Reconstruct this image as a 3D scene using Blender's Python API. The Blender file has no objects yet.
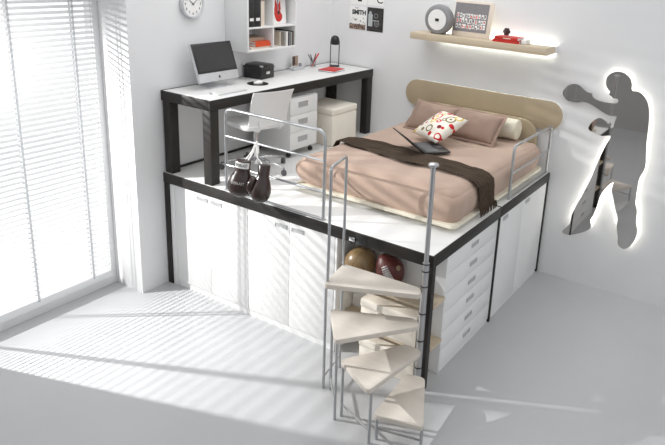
import bpy, bmesh, math, random
from mathutils import Vector, Matrix, noise
random.seed(7)
scene = bpy.context.scene
COL = scene.collection
PI = math.pi
A, B, H = 2.757, 2.4215, 1.086          # loft platform: depth along x, length along y, height
BT = 0.092                              # beam height
DZ = H + 0.74                           # desk top height

# ------------------------------------------------------------------ colour
def lin(c):
    c /= 255.0
    return c / 12.92 if c <= 0.04045 else ((c + 0.055) / 1.055) ** 2.4
def rgb(r, g, b): return (lin(r), lin(g), lin(b), 1.0)

def mat(name, col, rough=0.5, metal=0.0, spec=0.5, var=0.0, vscale=20.0, stretch=(1, 1, 1), bump=0.0, bscale=200.0, emit=None, estr=0.0, sheen=0.0):
    m = bpy.data.materials.new(name); m.use_nodes = True
    nt = m.node_tree; b = nt.nodes['Principled BSDF']
    b.inputs['Base Color'].default_value = col
    b.inputs['Roughness'].default_value = rough
    b.inputs['Metallic'].default_value = metal
    b.inputs['Specular IOR Level'].default_value = spec
    if sheen: b.inputs['Sheen Weight'].default_value = sheen
    if emit:
        b.inputs['Emission Color'].default_value = emit
        b.inputs['Emission Strength'].default_value = estr
    tc = nt.nodes.new('ShaderNodeTexCoord')
    if var:
        mp = nt.nodes.new('ShaderNodeMapping'); mp.inputs['Scale'].default_value = stretch
        n = nt.nodes.new('ShaderNodeTexNoise'); n.inputs['Scale'].default_value = vscale; n.inputs['Detail'].default_value = 4
        r = nt.nodes.new('ShaderNodeMapRange'); r.inputs['From Min'].default_value = 0.3; r.inputs['From Max'].default_value = 0.7
        r.inputs['To Min'].default_value = 1 - var; r.inputs['To Max'].default_value = 1 + var
        mx = nt.nodes.new('ShaderNodeMix'); mx.data_type = 'RGBA'; mx.blend_type = 'MULTIPLY'
        mx.inputs['Factor'].default_value = 1.0; mx.inputs['A'].default_value = col
        L = nt.links.new
        L(tc.outputs['Object'], mp.inputs['Vector']); L(mp.outputs['Vector'], n.inputs['Vector'])
        L(n.outputs['Fac'], r.inputs['Value'])
        cb = nt.nodes.new('ShaderNodeCombineColor')
        for k in ('Red', 'Green', 'Blue'): L(r.outputs['Result'], cb.inputs[k])
        L(cb.outputs['Color'], mx.inputs['B']); L(mx.outputs['Result'], b.inputs['Base Color'])
    if bump:
        n2 = nt.nodes.new('ShaderNodeTexNoise'); n2.inputs['Scale'].default_value = bscale
        bp = nt.nodes.new('ShaderNodeBump'); bp.inputs['Strength'].default_value = bump; bp.inputs['Distance'].default_value = 0.003
        nt.links.new(tc.outputs['Object'], n2.inputs['Vector']); nt.links.new(n2.outputs['Fac'], bp.inputs['Height'])
        nt.links.new(bp.outputs['Normal'], b.inputs['Normal'])
    return m

M = {}
M['wall'] = mat('wall_paint', (0.74, 0.74, 0.745, 1), 0.75, var=0.015, vscale=3, bump=0.03)
M['wallgrey'] = mat('grey_wall_paint', (0.42, 0.415, 0.41, 1), 0.8, var=0.02, vscale=3)
M['floor'] = mat('floor_resin', (0.50, 0.505, 0.515, 1), 0.35, spec=0.4, var=0.02, vscale=1.5)
M['white'] = mat('white_laminate', (0.80, 0.80, 0.795, 1), 0.4, var=0.012, vscale=6, stretch=(1, 1, 0.2))
M['deckw'] = mat('white_deck_board', (0.80, 0.795, 0.78, 1), 0.4, var=0.02, vscale=5, stretch=(0.3, 2, 1))
M['black'] = mat('wenge_wood', (0.021, 0.018, 0.016, 1), 0.45, spec=0.35, var=0.35, vscale=18, stretch=(1, 1, 0.15))
M['blackx'] = mat('wenge_wood_along_x', (0.021, 0.018, 0.016, 1), 0.45, spec=0.35, var=0.35, vscale=18, stretch=(0.15, 1, 1))
M['blacky'] = mat('wenge_wood_along_y', (0.021, 0.018, 0.016, 1), 0.45, spec=0.35, var=0.35, vscale=18, stretch=(1, 0.15, 1))
M['cream'] = mat('pale_oak', rgb(207, 199, 189), 0.5, var=0.04, vscale=14, stretch=(0.4, 1.5, 1))
M['oak'] = mat('oak_shelf', rgb(200, 184, 160), 0.5, var=0.06, vscale=16, stretch=(0.15, 1, 1))
M['creambox'] = mat('cream_upholstery', rgb(234, 227, 215), 0.8, var=0.02, bump=0.1)
M['steel'] = mat('satin_steel', (0.50, 0.50, 0.51, 1), 0.3, metal=0.9, var=0.03)
M['rail'] = mat('grey_rail_metal', (0.46, 0.47, 0.48, 1), 0.3, metal=0.75, var=0.03)
M['handle'] = mat('handle_grey', (0.50, 0.50, 0.51, 1), 0.45, metal=0.3, var=0.03)
M['chrome'] = mat('chrome', (0.75, 0.75, 0.76, 1), 0.12, metal=1.0, var=0.02)
M['pink'] = mat('dusty_pink_cotton', rgb(181, 156, 140), 0.9, var=0.04, vscale=7, bump=0.15, sheen=0.15)
M['mauve'] = mat('mauve_brown_cotton', rgb(146, 122, 109), 0.9, var=0.05, vscale=9, bump=0.15, sheen=0.1)
M['throw'] = mat('dark_brown_wool', rgb(66, 52, 38), 0.95, var=0.4, vscale=30, stretch=(0.15, 3, 1), bump=0.6, bscale=300)
M['taupe'] = mat('taupe_panel', rgb(172, 156, 130), 0.5, var=0.03, vscale=8)
M['creamfab'] = mat('cream_bolster_fabric', rgb(228, 221, 203), 0.85, var=0.03, bump=0.1)
M['blackpl'] = mat('black_plastic', (0.015, 0.015, 0.016, 1), 0.35, var=0.1)
M['darkscreen'] = mat('dark_glass_screen', (0.03, 0.028, 0.028, 1), 0.12, var=0.05)
M['alu'] = mat('brushed_aluminium', (0.66, 0.67, 0.69, 1), 0.35, metal=0.55, var=0.03)
M['paper'] = mat('white_paper', (0.82, 0.81, 0.79, 1), 0.8, var=0.02)
M['red'] = mat('red_cover', rgb(196, 40, 32), 0.45, var=0.08, vscale=30)
M['orange'] = mat('orange_red_cover', rgb(206, 74, 36), 0.5, var=0.08, vscale=30)
M['creambook'] = mat('cream_cover', rgb(218, 205, 190), 0.6, var=0.05)
M['beigebook'] = mat('beige_cover', rgb(168, 150, 130), 0.6, var=0.05)
M['bluebook'] = mat('pale_blue_cover', rgb(160, 172, 182), 0.55, var=0.05)
M['darkbook'] = mat('dark_maroon_cover', rgb(60, 40, 42), 0.5, var=0.08)
M['greybook'] = mat('grey_cover', rgb(150, 145, 140), 0.55, var=0.05)
M['leather'] = mat('oxblood_leather', (0.026, 0.012, 0.010, 1), 0.3, spec=0.6, var=0.2, vscale=12, bump=0.1, bscale=60)
M['football'] = mat('maroon_leather', rgb(86, 34, 29), 0.42, var=0.15, vscale=40, bump=0.3, bscale=300)
M['gold'] = mat('gold_leather', rgb(138, 114, 80), 0.3, var=0.25, vscale=10, bump=0.1)
M['golddark'] = mat('dark_seam', rgb(96, 76, 48), 0.5, var=0.1)
M['mirror'] = mat('mirror_grey', (0.62, 0.605, 0.59, 1), 0.03, metal=1.0)
M['ledcool'] = mat('led_cool', (1, 1, 1, 1), 0.5, emit=(0.90, 1.0, 0.97, 1), estr=27.0)
M['ledwarm'] = mat('led_warm', (1, 1, 1, 1), 0.5, emit=(1.0, 0.98, 0.88, 1), estr=13.0)
M['greydark'] = mat('charcoal_grey', (0.10, 0.10, 0.105, 1), 0.45, var=0.06)
M['greymid'] = mat('mid_grey', (0.25, 0.25, 0.255, 1), 0.45, var=0.06)
M['speaker'] = mat('speaker_grey', (0.27, 0.27, 0.275, 1), 0.35, metal=0.3, var=0.05)
M['ink'] = mat('black_ink', (0.02, 0.02, 0.022, 1), 0.6, var=0.05)
M['photo'] = mat('dark_photo', (0.03, 0.028, 0.027, 1), 0.4, var=0.6, vscale=30)
M['photogrey'] = mat('photo_grey', rgb(128, 124, 126), 0.5, var=0.05, vscale=20)
M['photolight'] = mat('photo_light', rgb(178, 184, 184), 0.5, var=0.1, vscale=40)
M['photobrown'] = mat('photo_brown', rgb(150, 128, 112), 0.5, var=0.4, vscale=50)
M['frame'] = mat('window_frame', (0.74, 0.75, 0.76, 1), 0.45, var=0.01)
M['tape'] = mat('ladder_tape', (0.55, 0.57, 0.59, 1), 0.8, var=0.03)
M['pinkpen'] = mat('pink_pencil', rgb(222, 150, 140), 0.5, var=0.05)

def glassmat(name, tint=(1, 1, 1, 1), gl=0.05):
    m = bpy.data.materials.new(name); m.use_nodes = True; nt = m.node_tree
    for n in list(nt.nodes): nt.nodes.remove(n)
    o = nt.nodes.new('ShaderNodeOutputMaterial'); t = nt.nodes.new('ShaderNodeBsdfTransparent'); g = nt.nodes.new('ShaderNodeBsdfGlossy')
    t.inputs['Color'].default_value = tint; g.inputs['Roughness'].default_value = 0.02
    mx = nt.nodes.new('ShaderNodeMixShader'); mx.inputs[0].default_value = gl
    nt.links.new(t.outputs[0], mx.inputs[1]); nt.links.new(g.outputs[0], mx.inputs[2]); nt.links.new(mx.outputs[0], o.inputs[0])
    return m
M['glass'] = glassmat('clear_glass')
M['cupglass'] = glassmat('cup_glass', (0.93, 0.93, 0.93, 1), 0.08)

def slatmat():
    m = bpy.data.materials.new('blind_slat'); m.use_nodes = True; nt = m.node_tree
    for n in list(nt.nodes): nt.nodes.remove(n)
    o = nt.nodes.new('ShaderNodeOutputMaterial'); d = nt.nodes.new('ShaderNodeBsdfDiffuse'); t = nt.nodes.new('ShaderNodeBsdfTranslucent')
    nz = nt.nodes.new('ShaderNodeTexNoise'); nz.inputs['Scale'].default_value = 3.0
    cr = nt.nodes.new('ShaderNodeMapRange'); cr.inputs['To Min'].default_value = 0.84; cr.inputs['To Max'].default_value = 0.88
    mx0 = 0.30
    d.inputs['Color'].default_value = (0.86, 0.87, 0.88, 1); t.inputs['Color'].default_value = (0.9, 0.9, 0.9, 1)
    cb = nt.nodes.new('ShaderNodeCombineColor')
    nt.links.new(nz.outputs['Fac'], cr.inputs['Value'])
    for k in ('Red', 'Green', 'Blue'): nt.links.new(cr.outputs['Result'], cb.inputs[k])
    nt.links.new(cb.outputs['Color'], d.inputs['Color'])
    mx = nt.nodes.new('ShaderNodeMixShader'); mx.inputs[0].default_value = mx0
    nt.links.new(d.outputs[0], mx.inputs[1]); nt.links.new(t.outputs[0], mx.inputs[2]); nt.links.new(mx.outputs[0], o.inputs[0])
    return m
M['slat'] = slatmat()
# loosely woven ladder tape lets part of the light through
_nt = M['tape'].node_tree; _o = _nt.nodes['Material Output']; _t = _nt.nodes.new('ShaderNodeBsdfTransparent'); _m = _nt.nodes.new('ShaderNodeMixShader')
_m.inputs[0].default_value = 0.45
_nt.links.new(_nt.nodes['Principled BSDF'].outputs[0], _m.inputs[1]); _nt.links.new(_t.outputs[0], _m.inputs[2]); _nt.links.new(_m.outputs[0], _o.inputs['Surface'])

def ringmat(name, base, rings):
    """white fabric printed with rings and dots; rings: (u, v, r_in, r_out, colour) in object x,y"""
    m = mat(name, base, 0.85, bump=0.1); nt = m.node_tree; b = nt.nodes['Principled BSDF']; L = nt.links.new
    tc = nt.nodes.new('ShaderNodeTexCoord'); sx = nt.nodes.new('ShaderNodeSeparateXYZ'); L(tc.outputs['Object'], sx.inputs[0])
    cv = nt.nodes.new('ShaderNodeCombineXYZ'); L(sx.outputs['X'], cv.inputs['X']); L(sx.outputs['Y'], cv.inputs['Y'])
    prev = None
    for (u, v, r0, r1, c) in rings:
        r0 *= 1.25; r1 *= 1.3
        ds = nt.nodes.new('ShaderNodeVectorMath'); ds.operation = 'DISTANCE'; ds.inputs[1].default_value = (u, v, 0); L(cv.outputs[0], ds.inputs[0])
        lt = nt.nodes.new('ShaderNodeMath'); lt.operation = 'LESS_THAN'; lt.inputs[1].default_value = r1; L(ds.outputs['Value'], lt.inputs[0])
        gt = nt.nodes.new('ShaderNodeMath'); gt.operation = 'GREATER_THAN'; gt.inputs[1].default_value = r0; L(ds.outputs['Value'], gt.inputs[0])
        mu = nt.nodes.new('ShaderNodeMath'); mu.operation = 'MULTIPLY'; L(lt.outputs[0], mu.inputs[0]); L(gt.outputs[0], mu.inputs[1])
        mx = nt.nodes.new('ShaderNodeMix'); mx.data_type = 'RGBA'; L(mu.outputs[0], mx.inputs['Factor'])
        if prev is None: mx.inputs['A'].default_value = base
        else: L(prev, mx.inputs['A'])
        mx.inputs['B'].default_value = c; prev = mx.outputs['Result']
    L(prev, b.inputs['Base Color'])
    return m

# ------------------------------------------------------------------ mesh helpers
def tmp_merge(bm, t, mtx=None):
    if mtx is not None: bmesh.ops.transform(t, matrix=mtx, verts=t.verts)
    me = bpy.data.meshes.new('tmp'); t.to_mesh(me); t.free(); bm.from_mesh(me); bpy.data.meshes.remove(me)

def box(bm, x0, x1, y0, y1, z0, z1, bev=0.0, seg=2, mtx=None):
    t = bmesh.new(); bmesh.ops.create_cube(t, size=1)
    for v in t.verts: v.co = Vector(((x0 + x1) / 2 + v.co.x * (x1 - x0), (y0 + y1) / 2 + v.co.y * (y1 - y0), (z0 + z1) / 2 + v.co.z * (z1 - z0)))
    if bev: bmesh.ops.bevel(t, geom=t.edges[:], offset=bev, segments=seg, affect='EDGES', profile=0.5)
    tmp_merge(bm, t, mtx); return bm
def bx(*a, **k): return box(bmesh.new(), *a, **k)

def tube(bm, pts, r, n=10, closed=False):
    pts = [Vector(p) for p in pts]; N = len(pts); rings = []; nrm = None
    for i, p in enumerate(pts):
        if closed: d = pts[(i + 1) % N] - pts[i - 1]
        elif i == 0: d = pts[1] - p
        elif i == N - 1: d = p - pts[-2]
        else: d = (pts[i + 1] - p).normalized() + (p - pts[i - 1]).normalized()
        d.normalize()
        if nrm is None:
            u = Vector((0, 0, 1)) if abs(d.z) < 0.9 else Vector((1, 0, 0)); nrm = d.cross(u).normalized()
        else:
            nrm = nrm - d * nrm.dot(d); nrm.normalize()
        bi = d.cross(nrm); rr = r[i] if isinstance(r, (list, tuple)) else r
        rings.append([bm.verts.new(p + (nrm * math.cos(2 * PI * k / n) + bi * math.sin(2 * PI * k / n)) * rr) for k in range(n)])
    m = N if closed else N - 1
    for i in range(m):
        a, b = rings[i], rings[(i + 1) % N]
        for k in range(n): bm.faces.new((a[k], a[(k + 1) % n], b[(k + 1) % n], b[k]))
    if not closed:
        bm.faces.new(rings[0][::-1]); bm.faces.new(rings[-1])
    return bm
def tb(*a, **k): return tube(bmesh.new(), *a, **k)

def roundpath(pts, r, n=6, closed=False):
    """round the corners of a polyline"""
    P = [Vector(p) for p in pts]; out = []; N = len(P)
    for i, p in enumerate(P):
        if not closed and i in (0, N - 1): out.append(p); continue
        a, b = P[i - 1], P[(i + 1) % N]
        rr = min(r, (a - p).length * 0.49, (b - p).length * 0.49)
        s = p + (a - p).normalized() * rr; e = p + (b - p).normalized() * rr
        for k in range(n + 1):
            t = k / n; out.append(s * (1 - t) ** 2 + p * 2 * t * (1 - t) + e * t * t)
    return out

def prism(bm, poly, t0, t1, plane='xy', bev=0.0, seg=2):
    """extrude a 2-D outline; plane xy -> z thickness, xz -> y thickness, yz -> x thickness"""
    def P(u, v, w): return {'xy': (u, v, w), 'xz': (u, w, v), 'yz': (w, u, v)}[plane]
    t = bmesh.new()
    f = t.faces.new([t.verts.new(P(p[0], p[1], t0)) for p in poly])
    r = bmesh.ops.extrude_face_region(t, geom=[f])
    d = Vector(P(0, 0, t1)) - Vector(P(0, 0, t0))
    bmesh.ops.translate(t, vec=d, verts=[v for v in r['geom'] if isinstance(v, bmesh.types.BMVert)])
    bmesh.ops.recalc_face_normals(t, faces=t.faces)
    if bev:
        ed = [e for e in t.edges if len(e.link_faces) == 2 and any(len(q.verts) == len(poly) and len(poly) != 4 for q in e.link_faces)]
        if not ed: ed = t.edges[:]
        bmesh.ops.bevel(t, geom=ed, offset=bev, segments=seg, affect='EDGES', profile=0.5)
    tmp_merge(bm, t); return bm
def pr(*a, **k): return prism(bmesh.new(), *a, **k)

def lathe(bm, prof, n=32, mtx=None):
    t = bmesh.new(); rings = []
    for (r, z) in prof:
        if r < 1e-6: rings.append([t.verts.new((0, 0, z))])
        else: rings.append([t.verts.new((r * math.cos(2 * PI * k / n), r * math.sin(2 * PI * k / n), z)) for k in range(n)])
    for a, b in zip(rings, rings[1:]):
        for k in range(n):
            if len(a) == 1 and len(b) == 1: continue
            if len(a) == 1: t.faces.new((a[0], b[k], b[(k + 1) % n]))
            elif len(b) == 1: t.faces.new((a[k], b[0], a[(k + 1) % n]))
            else: t.faces.new((a[k], b[k], b[(k + 1) % n], a[(k + 1) % n]))
    bmesh.ops.recalc_face_normals(t, faces=t.faces)
    tmp_merge(bm, t, mtx); return bm
def la(*a, **k): return lathe(bmesh.new(), *a, **k)

def loft(bm, secs, n=20, cap=True, mtx=None):
    """secs: (centre, ax, ay, rx, ry)"""
    t = bmesh.new(); rings = []
    for c, ax, ay, rx, ry in secs:
        c, ax, ay = Vector(c), Vector(ax), Vector(ay)
        rings.append([t.verts.new(c + ax * rx * math.cos(2 * PI * k / n) + ay * ry * math.sin(2 * PI * k / n)) for k in range(n)])
    for a, b in zip(rings, rings[1:]):
        for k in range(n): t.faces.new((a[k], a[(k + 1) % n], b[(k + 1) % n], b[k]))
    if cap: t.faces.new(rings[0][::-1]); t.faces.new(rings[-1])
    bmesh.ops.recalc_face_normals(t, faces=t.faces)
    tmp_merge(bm, t, mtx); return bm

def cyl(bm, c, r, h, n=24, axis='z'):
    m = Matrix.Translation(c)
    if axis == 'x': m = m @ Matrix.Rotation(PI / 2, 4, 'Y')
    if axis == 'y': m = m @ Matrix.Rotation(-PI / 2, 4, 'X')
    return lathe(bm, [(0, 0), (r, 0), (r, h), (0, h)], n, m)
def cy(*a, **k): return cyl(bmesh.new(), *a, **k)

def disc_ring(bm, r0, r1, t0, t1, n=40, mtx=None):
    return lathe(bm, [(r0, t0), (r1, t0), (r1, t1), (r0, t1), (r0, t0)], n, mtx)

def text_bm(s, size, depth=0.0006, mtx=None, bold=0.0):
    c = bpy.data.curves.new('txt', 'FONT'); c.body = s; c.size = size; c.align_x = 'CENTER'; c.align_y = 'CENTER'; c.extrude = depth; c.offset = bold; c.resolution_u = 3
    o = bpy.data.objects.new('txt', c); COL.objects.link(o)
    bpy.context.view_layer.update()
    me = bpy.data.meshes.new_from_object(o.evaluated_get(bpy.context.evaluated_depsgraph_get()))
    bm = bmesh.new(); bm.from_mesh(me)
    bpy.data.objects.remove(o); bpy.data.curves.remove(c); bpy.data.meshes.remove(me)
    if mtx is not None: bmesh.ops.transform(bm, matrix=mtx, verts=bm.verts)
    return bm

def cushion(w, h, t, n=18, ear=0.06, wr=0.0, seed=0):
    bm = bmesh.new(); top = {}; bot = {}
    for i in range(n + 1):
        for j in range(n + 1):
            u, v = 2 * i / n - 1, 2 * j / n - 1
            x = w / 2 * u * (1 - ear * (1 - v * v)); y = h / 2 * v * (1 - ear * (1 - u * u))
            q = max(0.0, (1 - u ** 2) * (1 - v ** 2)) ** 0.42
            k = wr * noise.noise(Vector((x * 9 + seed, y * 9, 0.3))) * (0.3 + q)
            edge = i in (0, n) or j in (0, n)
            top[i, j] = bm.verts.new((x, y, t / 2 * q + k))
            bot[i, j] = top[i, j] if edge else bm.verts.new((x, y, -t / 2 * q + k * 0.5))
    for i in range(n):
        for j in range(n):
            bm.faces.new((top[i, j], top[i + 1, j], top[i + 1, j + 1], top[i, j + 1]))
            bm.faces.new((bot[i, j], bot[i, j + 1], bot[i + 1, j + 1], bot[i + 1, j]))
    return bm

# ------------------------------------------------------------------ object helpers
def mesh_of(name, bm, m, angle=38):
    for f in bm.faces: f.smooth = True
    ca = math.radians(angle)
    for e in bm.edges:
        if len(e.link_faces) == 2 and e.calc_face_angle(0) > ca: e.smooth = False
    me = bpy.data.meshes.new(name); bm.to_mesh(me); bm.free(); me.materials.append(m)
    return me
def wmat(o):
    m = Matrix.Identity(4)
    while o is not None: m = Matrix.LocRotScale(o.location, o.rotation_euler, o.scale) @ m; o = o.parent
    return m
def obj(name, bm, m, parent=None, world=False, label=None, angle=38, kind=None):
    if parent is not None and world: bmesh.ops.transform(bm, matrix=wmat(parent).inverted(), verts=bm.verts)
    o = bpy.data.objects.new(name, mesh_of(name, bm, m, angle)); COL.objects.link(o)
    if parent is not None: o.parent = parent
    if label: o['label'] = label
    if kind: o['kind'] = kind
    return o
def tag(o, label, cat, group=None):
    o['label'] = label; o['category'] = cat
    if group: o['group'] = group
    return o
def thing(name, label, cat, loc=(0, 0, 0), rot=(0, 0, 0), group=None):
    o = bpy.data.objects.new(name, None); COL.objects.link(o); o.empty_display_size = 0.05
    o.location = loc; o.rotation_euler = rot
    return tag(o, label, cat, group)
def solo(name, bm, m, label, cat, group=None, angle=38):
    xs = [v.co.x for v in bm.verts]; ys = [v.co.y for v in bm.verts]; zs = [v.co.z for v in bm.verts]
    c = Vector(((min(xs) + max(xs)) / 2, (min(ys) + max(ys)) / 2, min(zs)))
    bmesh.ops.translate(bm, vec=-c, verts=bm.verts)
    o = obj(name, bm, m, angle=angle); o.location = c
    return tag(o, label, cat, group)
def struct(name, bm, m, parent=None):
    o = obj(name, bm, m, parent)
    if parent is None: o['kind'] = 'structure'
    return o
def dup(root, loc, rot=None, label=None):
    r = root.copy(); COL.objects.link(r); r.location = loc
    if rot is not None: r.rotation_euler = rot
    if label: r['label'] = label
    for ch in list(root.children):
        c = ch.copy(); COL.objects.link(c); c.parent = r
        for g in list(ch.children):
            d = g.copy(); COL.objects.link(d); d.parent = c
    return r

# ================================================================== SETTING
struct('floor', bx(-0.5, 10, -7.5, 0.15, -0.1, 0.0), M['floor'])
WY0, WY1 = -4.23, -2.70                   # window recess
bm = bx(-0.55, 0, WY1, 0.15, 0, 3.4)
box(bm, -0.55, 0, -7.3, WY0, 0, 3.4)
box(bm, -0.55, 0, WY0, WY1, 2.74, 3.4)
struct('wall_left', bm, M['wall'])
struct('wall_right', bx(0, 8, 0, 0.15, 0, 3.6), M['wall'])
struct('wall_front', bx(-0.55, 10, -7.5, -7.3, 0, 2.7), M['wallgrey'])
w = struct('window_1', bx(-0.42, -0.36, WY0, WY1, 0.0, 0.135, bev=0.004), M['frame'])
for y0, y1 in ((WY1 - 0.055, WY1), (WY0, WY0 + 0.055)):
    obj('frame_jamb', bx(-0.42, -0.36, y0, y1, 0.135, 2.74, bev=0.004), M['frame'], w)
obj('frame_head', bx(-0.42, -0.36, WY0 + 0.055, WY1 - 0.055, 2.69, 2.74, bev=0.004), M['frame'], w)
obj('pane', bx(-0.40, -0.396, WY0 + 0.055, WY1 - 0.055, 0.135, 2.69), M['glass'], w)

# venetian blind hanging in the recess
bl = thing('venetian_blind', 'white horizontal slatted blind covering the tall window at the left', 'blind', (-0.33, -3.42, 0.15))
bm = bmesh.new(); tilt = math.radians(40); sw = 0.032; z = 0.185
y0, y1 = WY0 + 0.075, WY1 - 0.075
while z < 2.66:
    pts = []
    for k in range(5):
        s = (k / 4 - 0.5) * sw; crown = 0.0018 * (1 - (k / 2 - 1) ** 2)
        pts.append((-0.33 + s * math.cos(tilt) + crown * math.sin(tilt), z - s * math.sin(tilt) + crown * math.cos(tilt)))
    up = [[bm.verts.new((px, yy, pz)) for px, pz in pts] for yy in (y0, y1)]
    dn = [[bm.verts.new((px, yy, pz - 0.0012)) for px, pz in pts] for yy in (y0, y1)]
    for k in range(4):
        bm.faces.new((up[0][k], up[0][k + 1], up[1][k + 1], up[1][k]))
        bm.faces.new((dn[0][k], dn[1][k], dn[1][k + 1], dn[0][k + 1]))
    for q in (0, 4): bm.faces.new((up[0][q], up[1][q], dn[1][q], dn[0][q]))
    z += 0.0425
bmesh.ops.recalc_face_normals(bm, faces=bm.faces)
obj('slats', bm, M['slat'], bl, world=True)
obj('bottom_rail', bx(-0.347, -0.313, y0, y1, 0.10, 0.165, bev=0.004), M['frame'], bl, world=True)
obj('head_rail', bx(-0.352, -0.308, y0, y1, 2.685, 2.73, bev=0.004), M['frame'], bl, world=True)
for ty in (-2.955, -3.455, -3.955):
    bm = bx(-0.3125, -0.3115, ty - 0.009, ty + 0.009, 0.15, 2.685)
    box(bm, -0.3485, -0.3475, ty - 0.009, ty + 0.009, 0.15, 2.685)
    obj('ladder_tape', bm, M['tape'], bl, world=True)
bm = bmesh.new()
for ty in (-2.79,): tube(bm, [(-0.33, ty, 0.15), (-0.33, ty, 2.685)], 0.0018, 6)
obj('lift_cord', bm, M['tape'], bl, world=True)

# ================================================================== LOFT PLATFORM
pf = thing('loft_platform', 'raised white loft deck edged with black wood beams along the walls', 'platform', (A / 2, -B / 2, 0))
bt = 0.028
def pobj(n, bm, m, p=pf, **k): return obj(n, bm, m, p, world=True, **k)
pobj('deck', bx(0.005, A - bt * 0.35, -B + bt * 0.35, -0.005, H - 0.022, H, bev=0.0015), M['deckw'])
pobj('beam', bx(0.002, A, -B - 0.001, -B + bt, H - BT, H - 0.002, bev=0.003), M['blackx'])
pobj('beam', bx(A - bt, A + 0.001, -B + bt + 0.001, -1.236, H - BT, H - 0.002, bev=0.003), M['blacky'])
pobj('beam', bx(A - bt, A + 0.001, -1.228, -0.004, H - BT, H - 0.002, bev=0.003), M['blacky'])
pobj('deck_joint', bx(2.665, A, -1.238, -1.222, H - 0.01, H + 0.003), M['black'])
pobj('post', bx(0.004, 0.062, -B + 0.003, -B + 0.06, 0, H - BT, bev=0.003), M['black'])
pobj('post', bx(A - 0.062, A - 0.003, -B + 0.003, -B + 0.055, 0, H - BT, bev=0.003), M['black'])
pobj('post', bx(A - 0.06, A - 0.002, -1.246, -1.218, 0, H - BT, bev=0.003), M['black'])
pobj('post', bx(A - 0.06, A - 0.002, -0.03, -0.004, 0, H - BT, bev=0.003), M['black'])
pobj('post', bx(0.004, 0.06, -0.06, -0.004, 0, H - BT, bev=0.003), M['black'])
bm = bx(2.055, 2.105, -B - 0.02, -B - 0.0015, 1.015, 1.045, bev=0.003)
pobj('rail_clamp', bm, M['chrome'], label='chrome rail clamp on the front beam')
bm = bx(2.105, 2.2, -B - 0.004, -B - 0.0015, H - BT + 0.003, H - 0.004, bev=0.001)
pobj('joint_plate', bm, M['blackpl'])
# a black skirting strip where the deck meets the left wall
pobj('wall_strip', bx(0.0055, 0.018, -B + 0.07, -0.01, H + 0.0005, H + 0.02), M['black'])

def handle(parent, c, axis, wd=0.125, ht=0.036):
    """recessed plate handle: grey tray with a raised rim; axis = outward normal"""
    bm = bmesh.new(); w2, h2 = wd / 2, ht / 2; r = 0.005
    def put(u0, u1, v0, v1, d0, d1, bv):
        if axis == '-y': box(bm, c[0] + u0, c[0] + u1, c[1] - d1, c[1] - d0, c[2] + v0, c[2] + v1, bev=bv, seg=1)
        else: box(bm, c[0] + d0, c[0] + d1, c[1] + u0, c[1] + u1, c[2] + v0, c[2] + v1, bev=bv, seg=1)
    put(-w2, w2, -h2, h2, 0, 0.002, 0)
    put(-w2, w2, h2 - r, h2, 0.0015, 0.007, 0.001); put(-w2, w2, -h2, -h2 + r, 0.0015, 0.005, 0.001)
    put(-w2, -w2 + r, -h2, h2, 0.0015, 0.005, 0.001); put(w2 - r, w2, -h2, h2, 0.0015, 0.005, 0.001)
    return obj('handle', bm, M['handle'], parent, world=True)

# front door cabinets
ZT = H - BT - 0.003
def door_cabinet(x0, x1, label):
    t = thing('door_cabinet', label, 'cabinet', ((x0 + x1) / 2, -B / 2, 0), group='white two-door cabinets')
    obj('carcass', bx(x0 + 0.001, x1 - 0.001, -B + 0.035, -1.70, 0.055, ZT, bev=0.002), M['white'], t, world=True)
    obj('plinth', bx(x0 + 0.001, x1 - 0.001, -B + 0.022, -1.72, 0.0, 0.053), M['white'], t, world=True)
    xm = (x0 + x1) / 2
    for s, (a, b) in ((-1, (x0 + 0.002, xm - 0.0015)), (1, (xm + 0.0015, x1 - 0.002))):
        d = obj('door', bx(a, b, -B + 0.012, -B + 0.032, 0.06, ZT - 0.002, bev=0.002), M['white'], t, world=True)
        handle(d, (xm + s * 0.085, -B + 0.012, 0.938), '-y')
    return t
door_cabinet(0.126, 1.008, 'white two-door cabinet under the loft nearest the window wall')
door_cabinet(1.010, 1.905, 'white two-door cabinet under the loft next to the stair niche')
solo('filler_panel', bx(0.066, 0.124, -B + 0.014, -B + 0.03, 0.0, ZT - 0.002, bev=0.0015), M['white'], 'narrow white filler panel beside the black post at the window wall', 'panel')

# stair niche shelving
sh = thing('niche_shelf_unit', 'open white niche with pale oak shelves behind the spiral steps', 'shelf unit', (2.3, -2.3, 0))
NB = -2.175
obj('side_panel', bx(1.907, 1.927, -B + 0.014, NB, 0.0, ZT, bev=0.0015), M['white'], sh, world=True)
obj('back_panel', bx(1.928, A - 0.012, NB, NB + 0.016, 0.0, ZT, bev=0.0015), M['white'], sh, world=True)
for zz in (0.315, 0.665):
    pl = [(1.929, -B + 0.02), (2.66, -B + 0.02), (2.66, -2.36), (A - 0.004, -2.36), (A - 0.004, NB - 0.001), (1.929, NB - 0.001)]
    obj('shelf', pr(pl, zz - 0.022, zz, bev=0.0015), M['oak'], sh, world=True)

# drawer column on the right face
dr = thing('drawer_cabinet', 'tall white cabinet with six drawers beside the black corner post', 'cabinet', (2.5, -1.7, 0))
DY0, DY1 = NB + 0.018, -1.248
obj('carcass', bx(2.2, A - 0.036, DY0, DY1, 0.03, ZT, bev=0.002), M['white'], dr, world=True)
obj('plinth', bx(2.25, A - 0.02, DY0 + 0.002, DY1 - 0.002, 0.0, 0.029), M['white'], dr, world=True)
dh = (ZT - 0.035) / 6
for k in range(6):
    za = 0.034 + k * dh
    d = obj('drawer', bx(A - 0.034, A - 0.013, DY0 + 0.001, DY1 - 0.001, za + 0.0012, za + dh - 0.0012, bev=0.0018), M['white'], dr, world=True)
    handle(d, (A - 0.013, -1.697, za + dh * 0.56), 'x')
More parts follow.
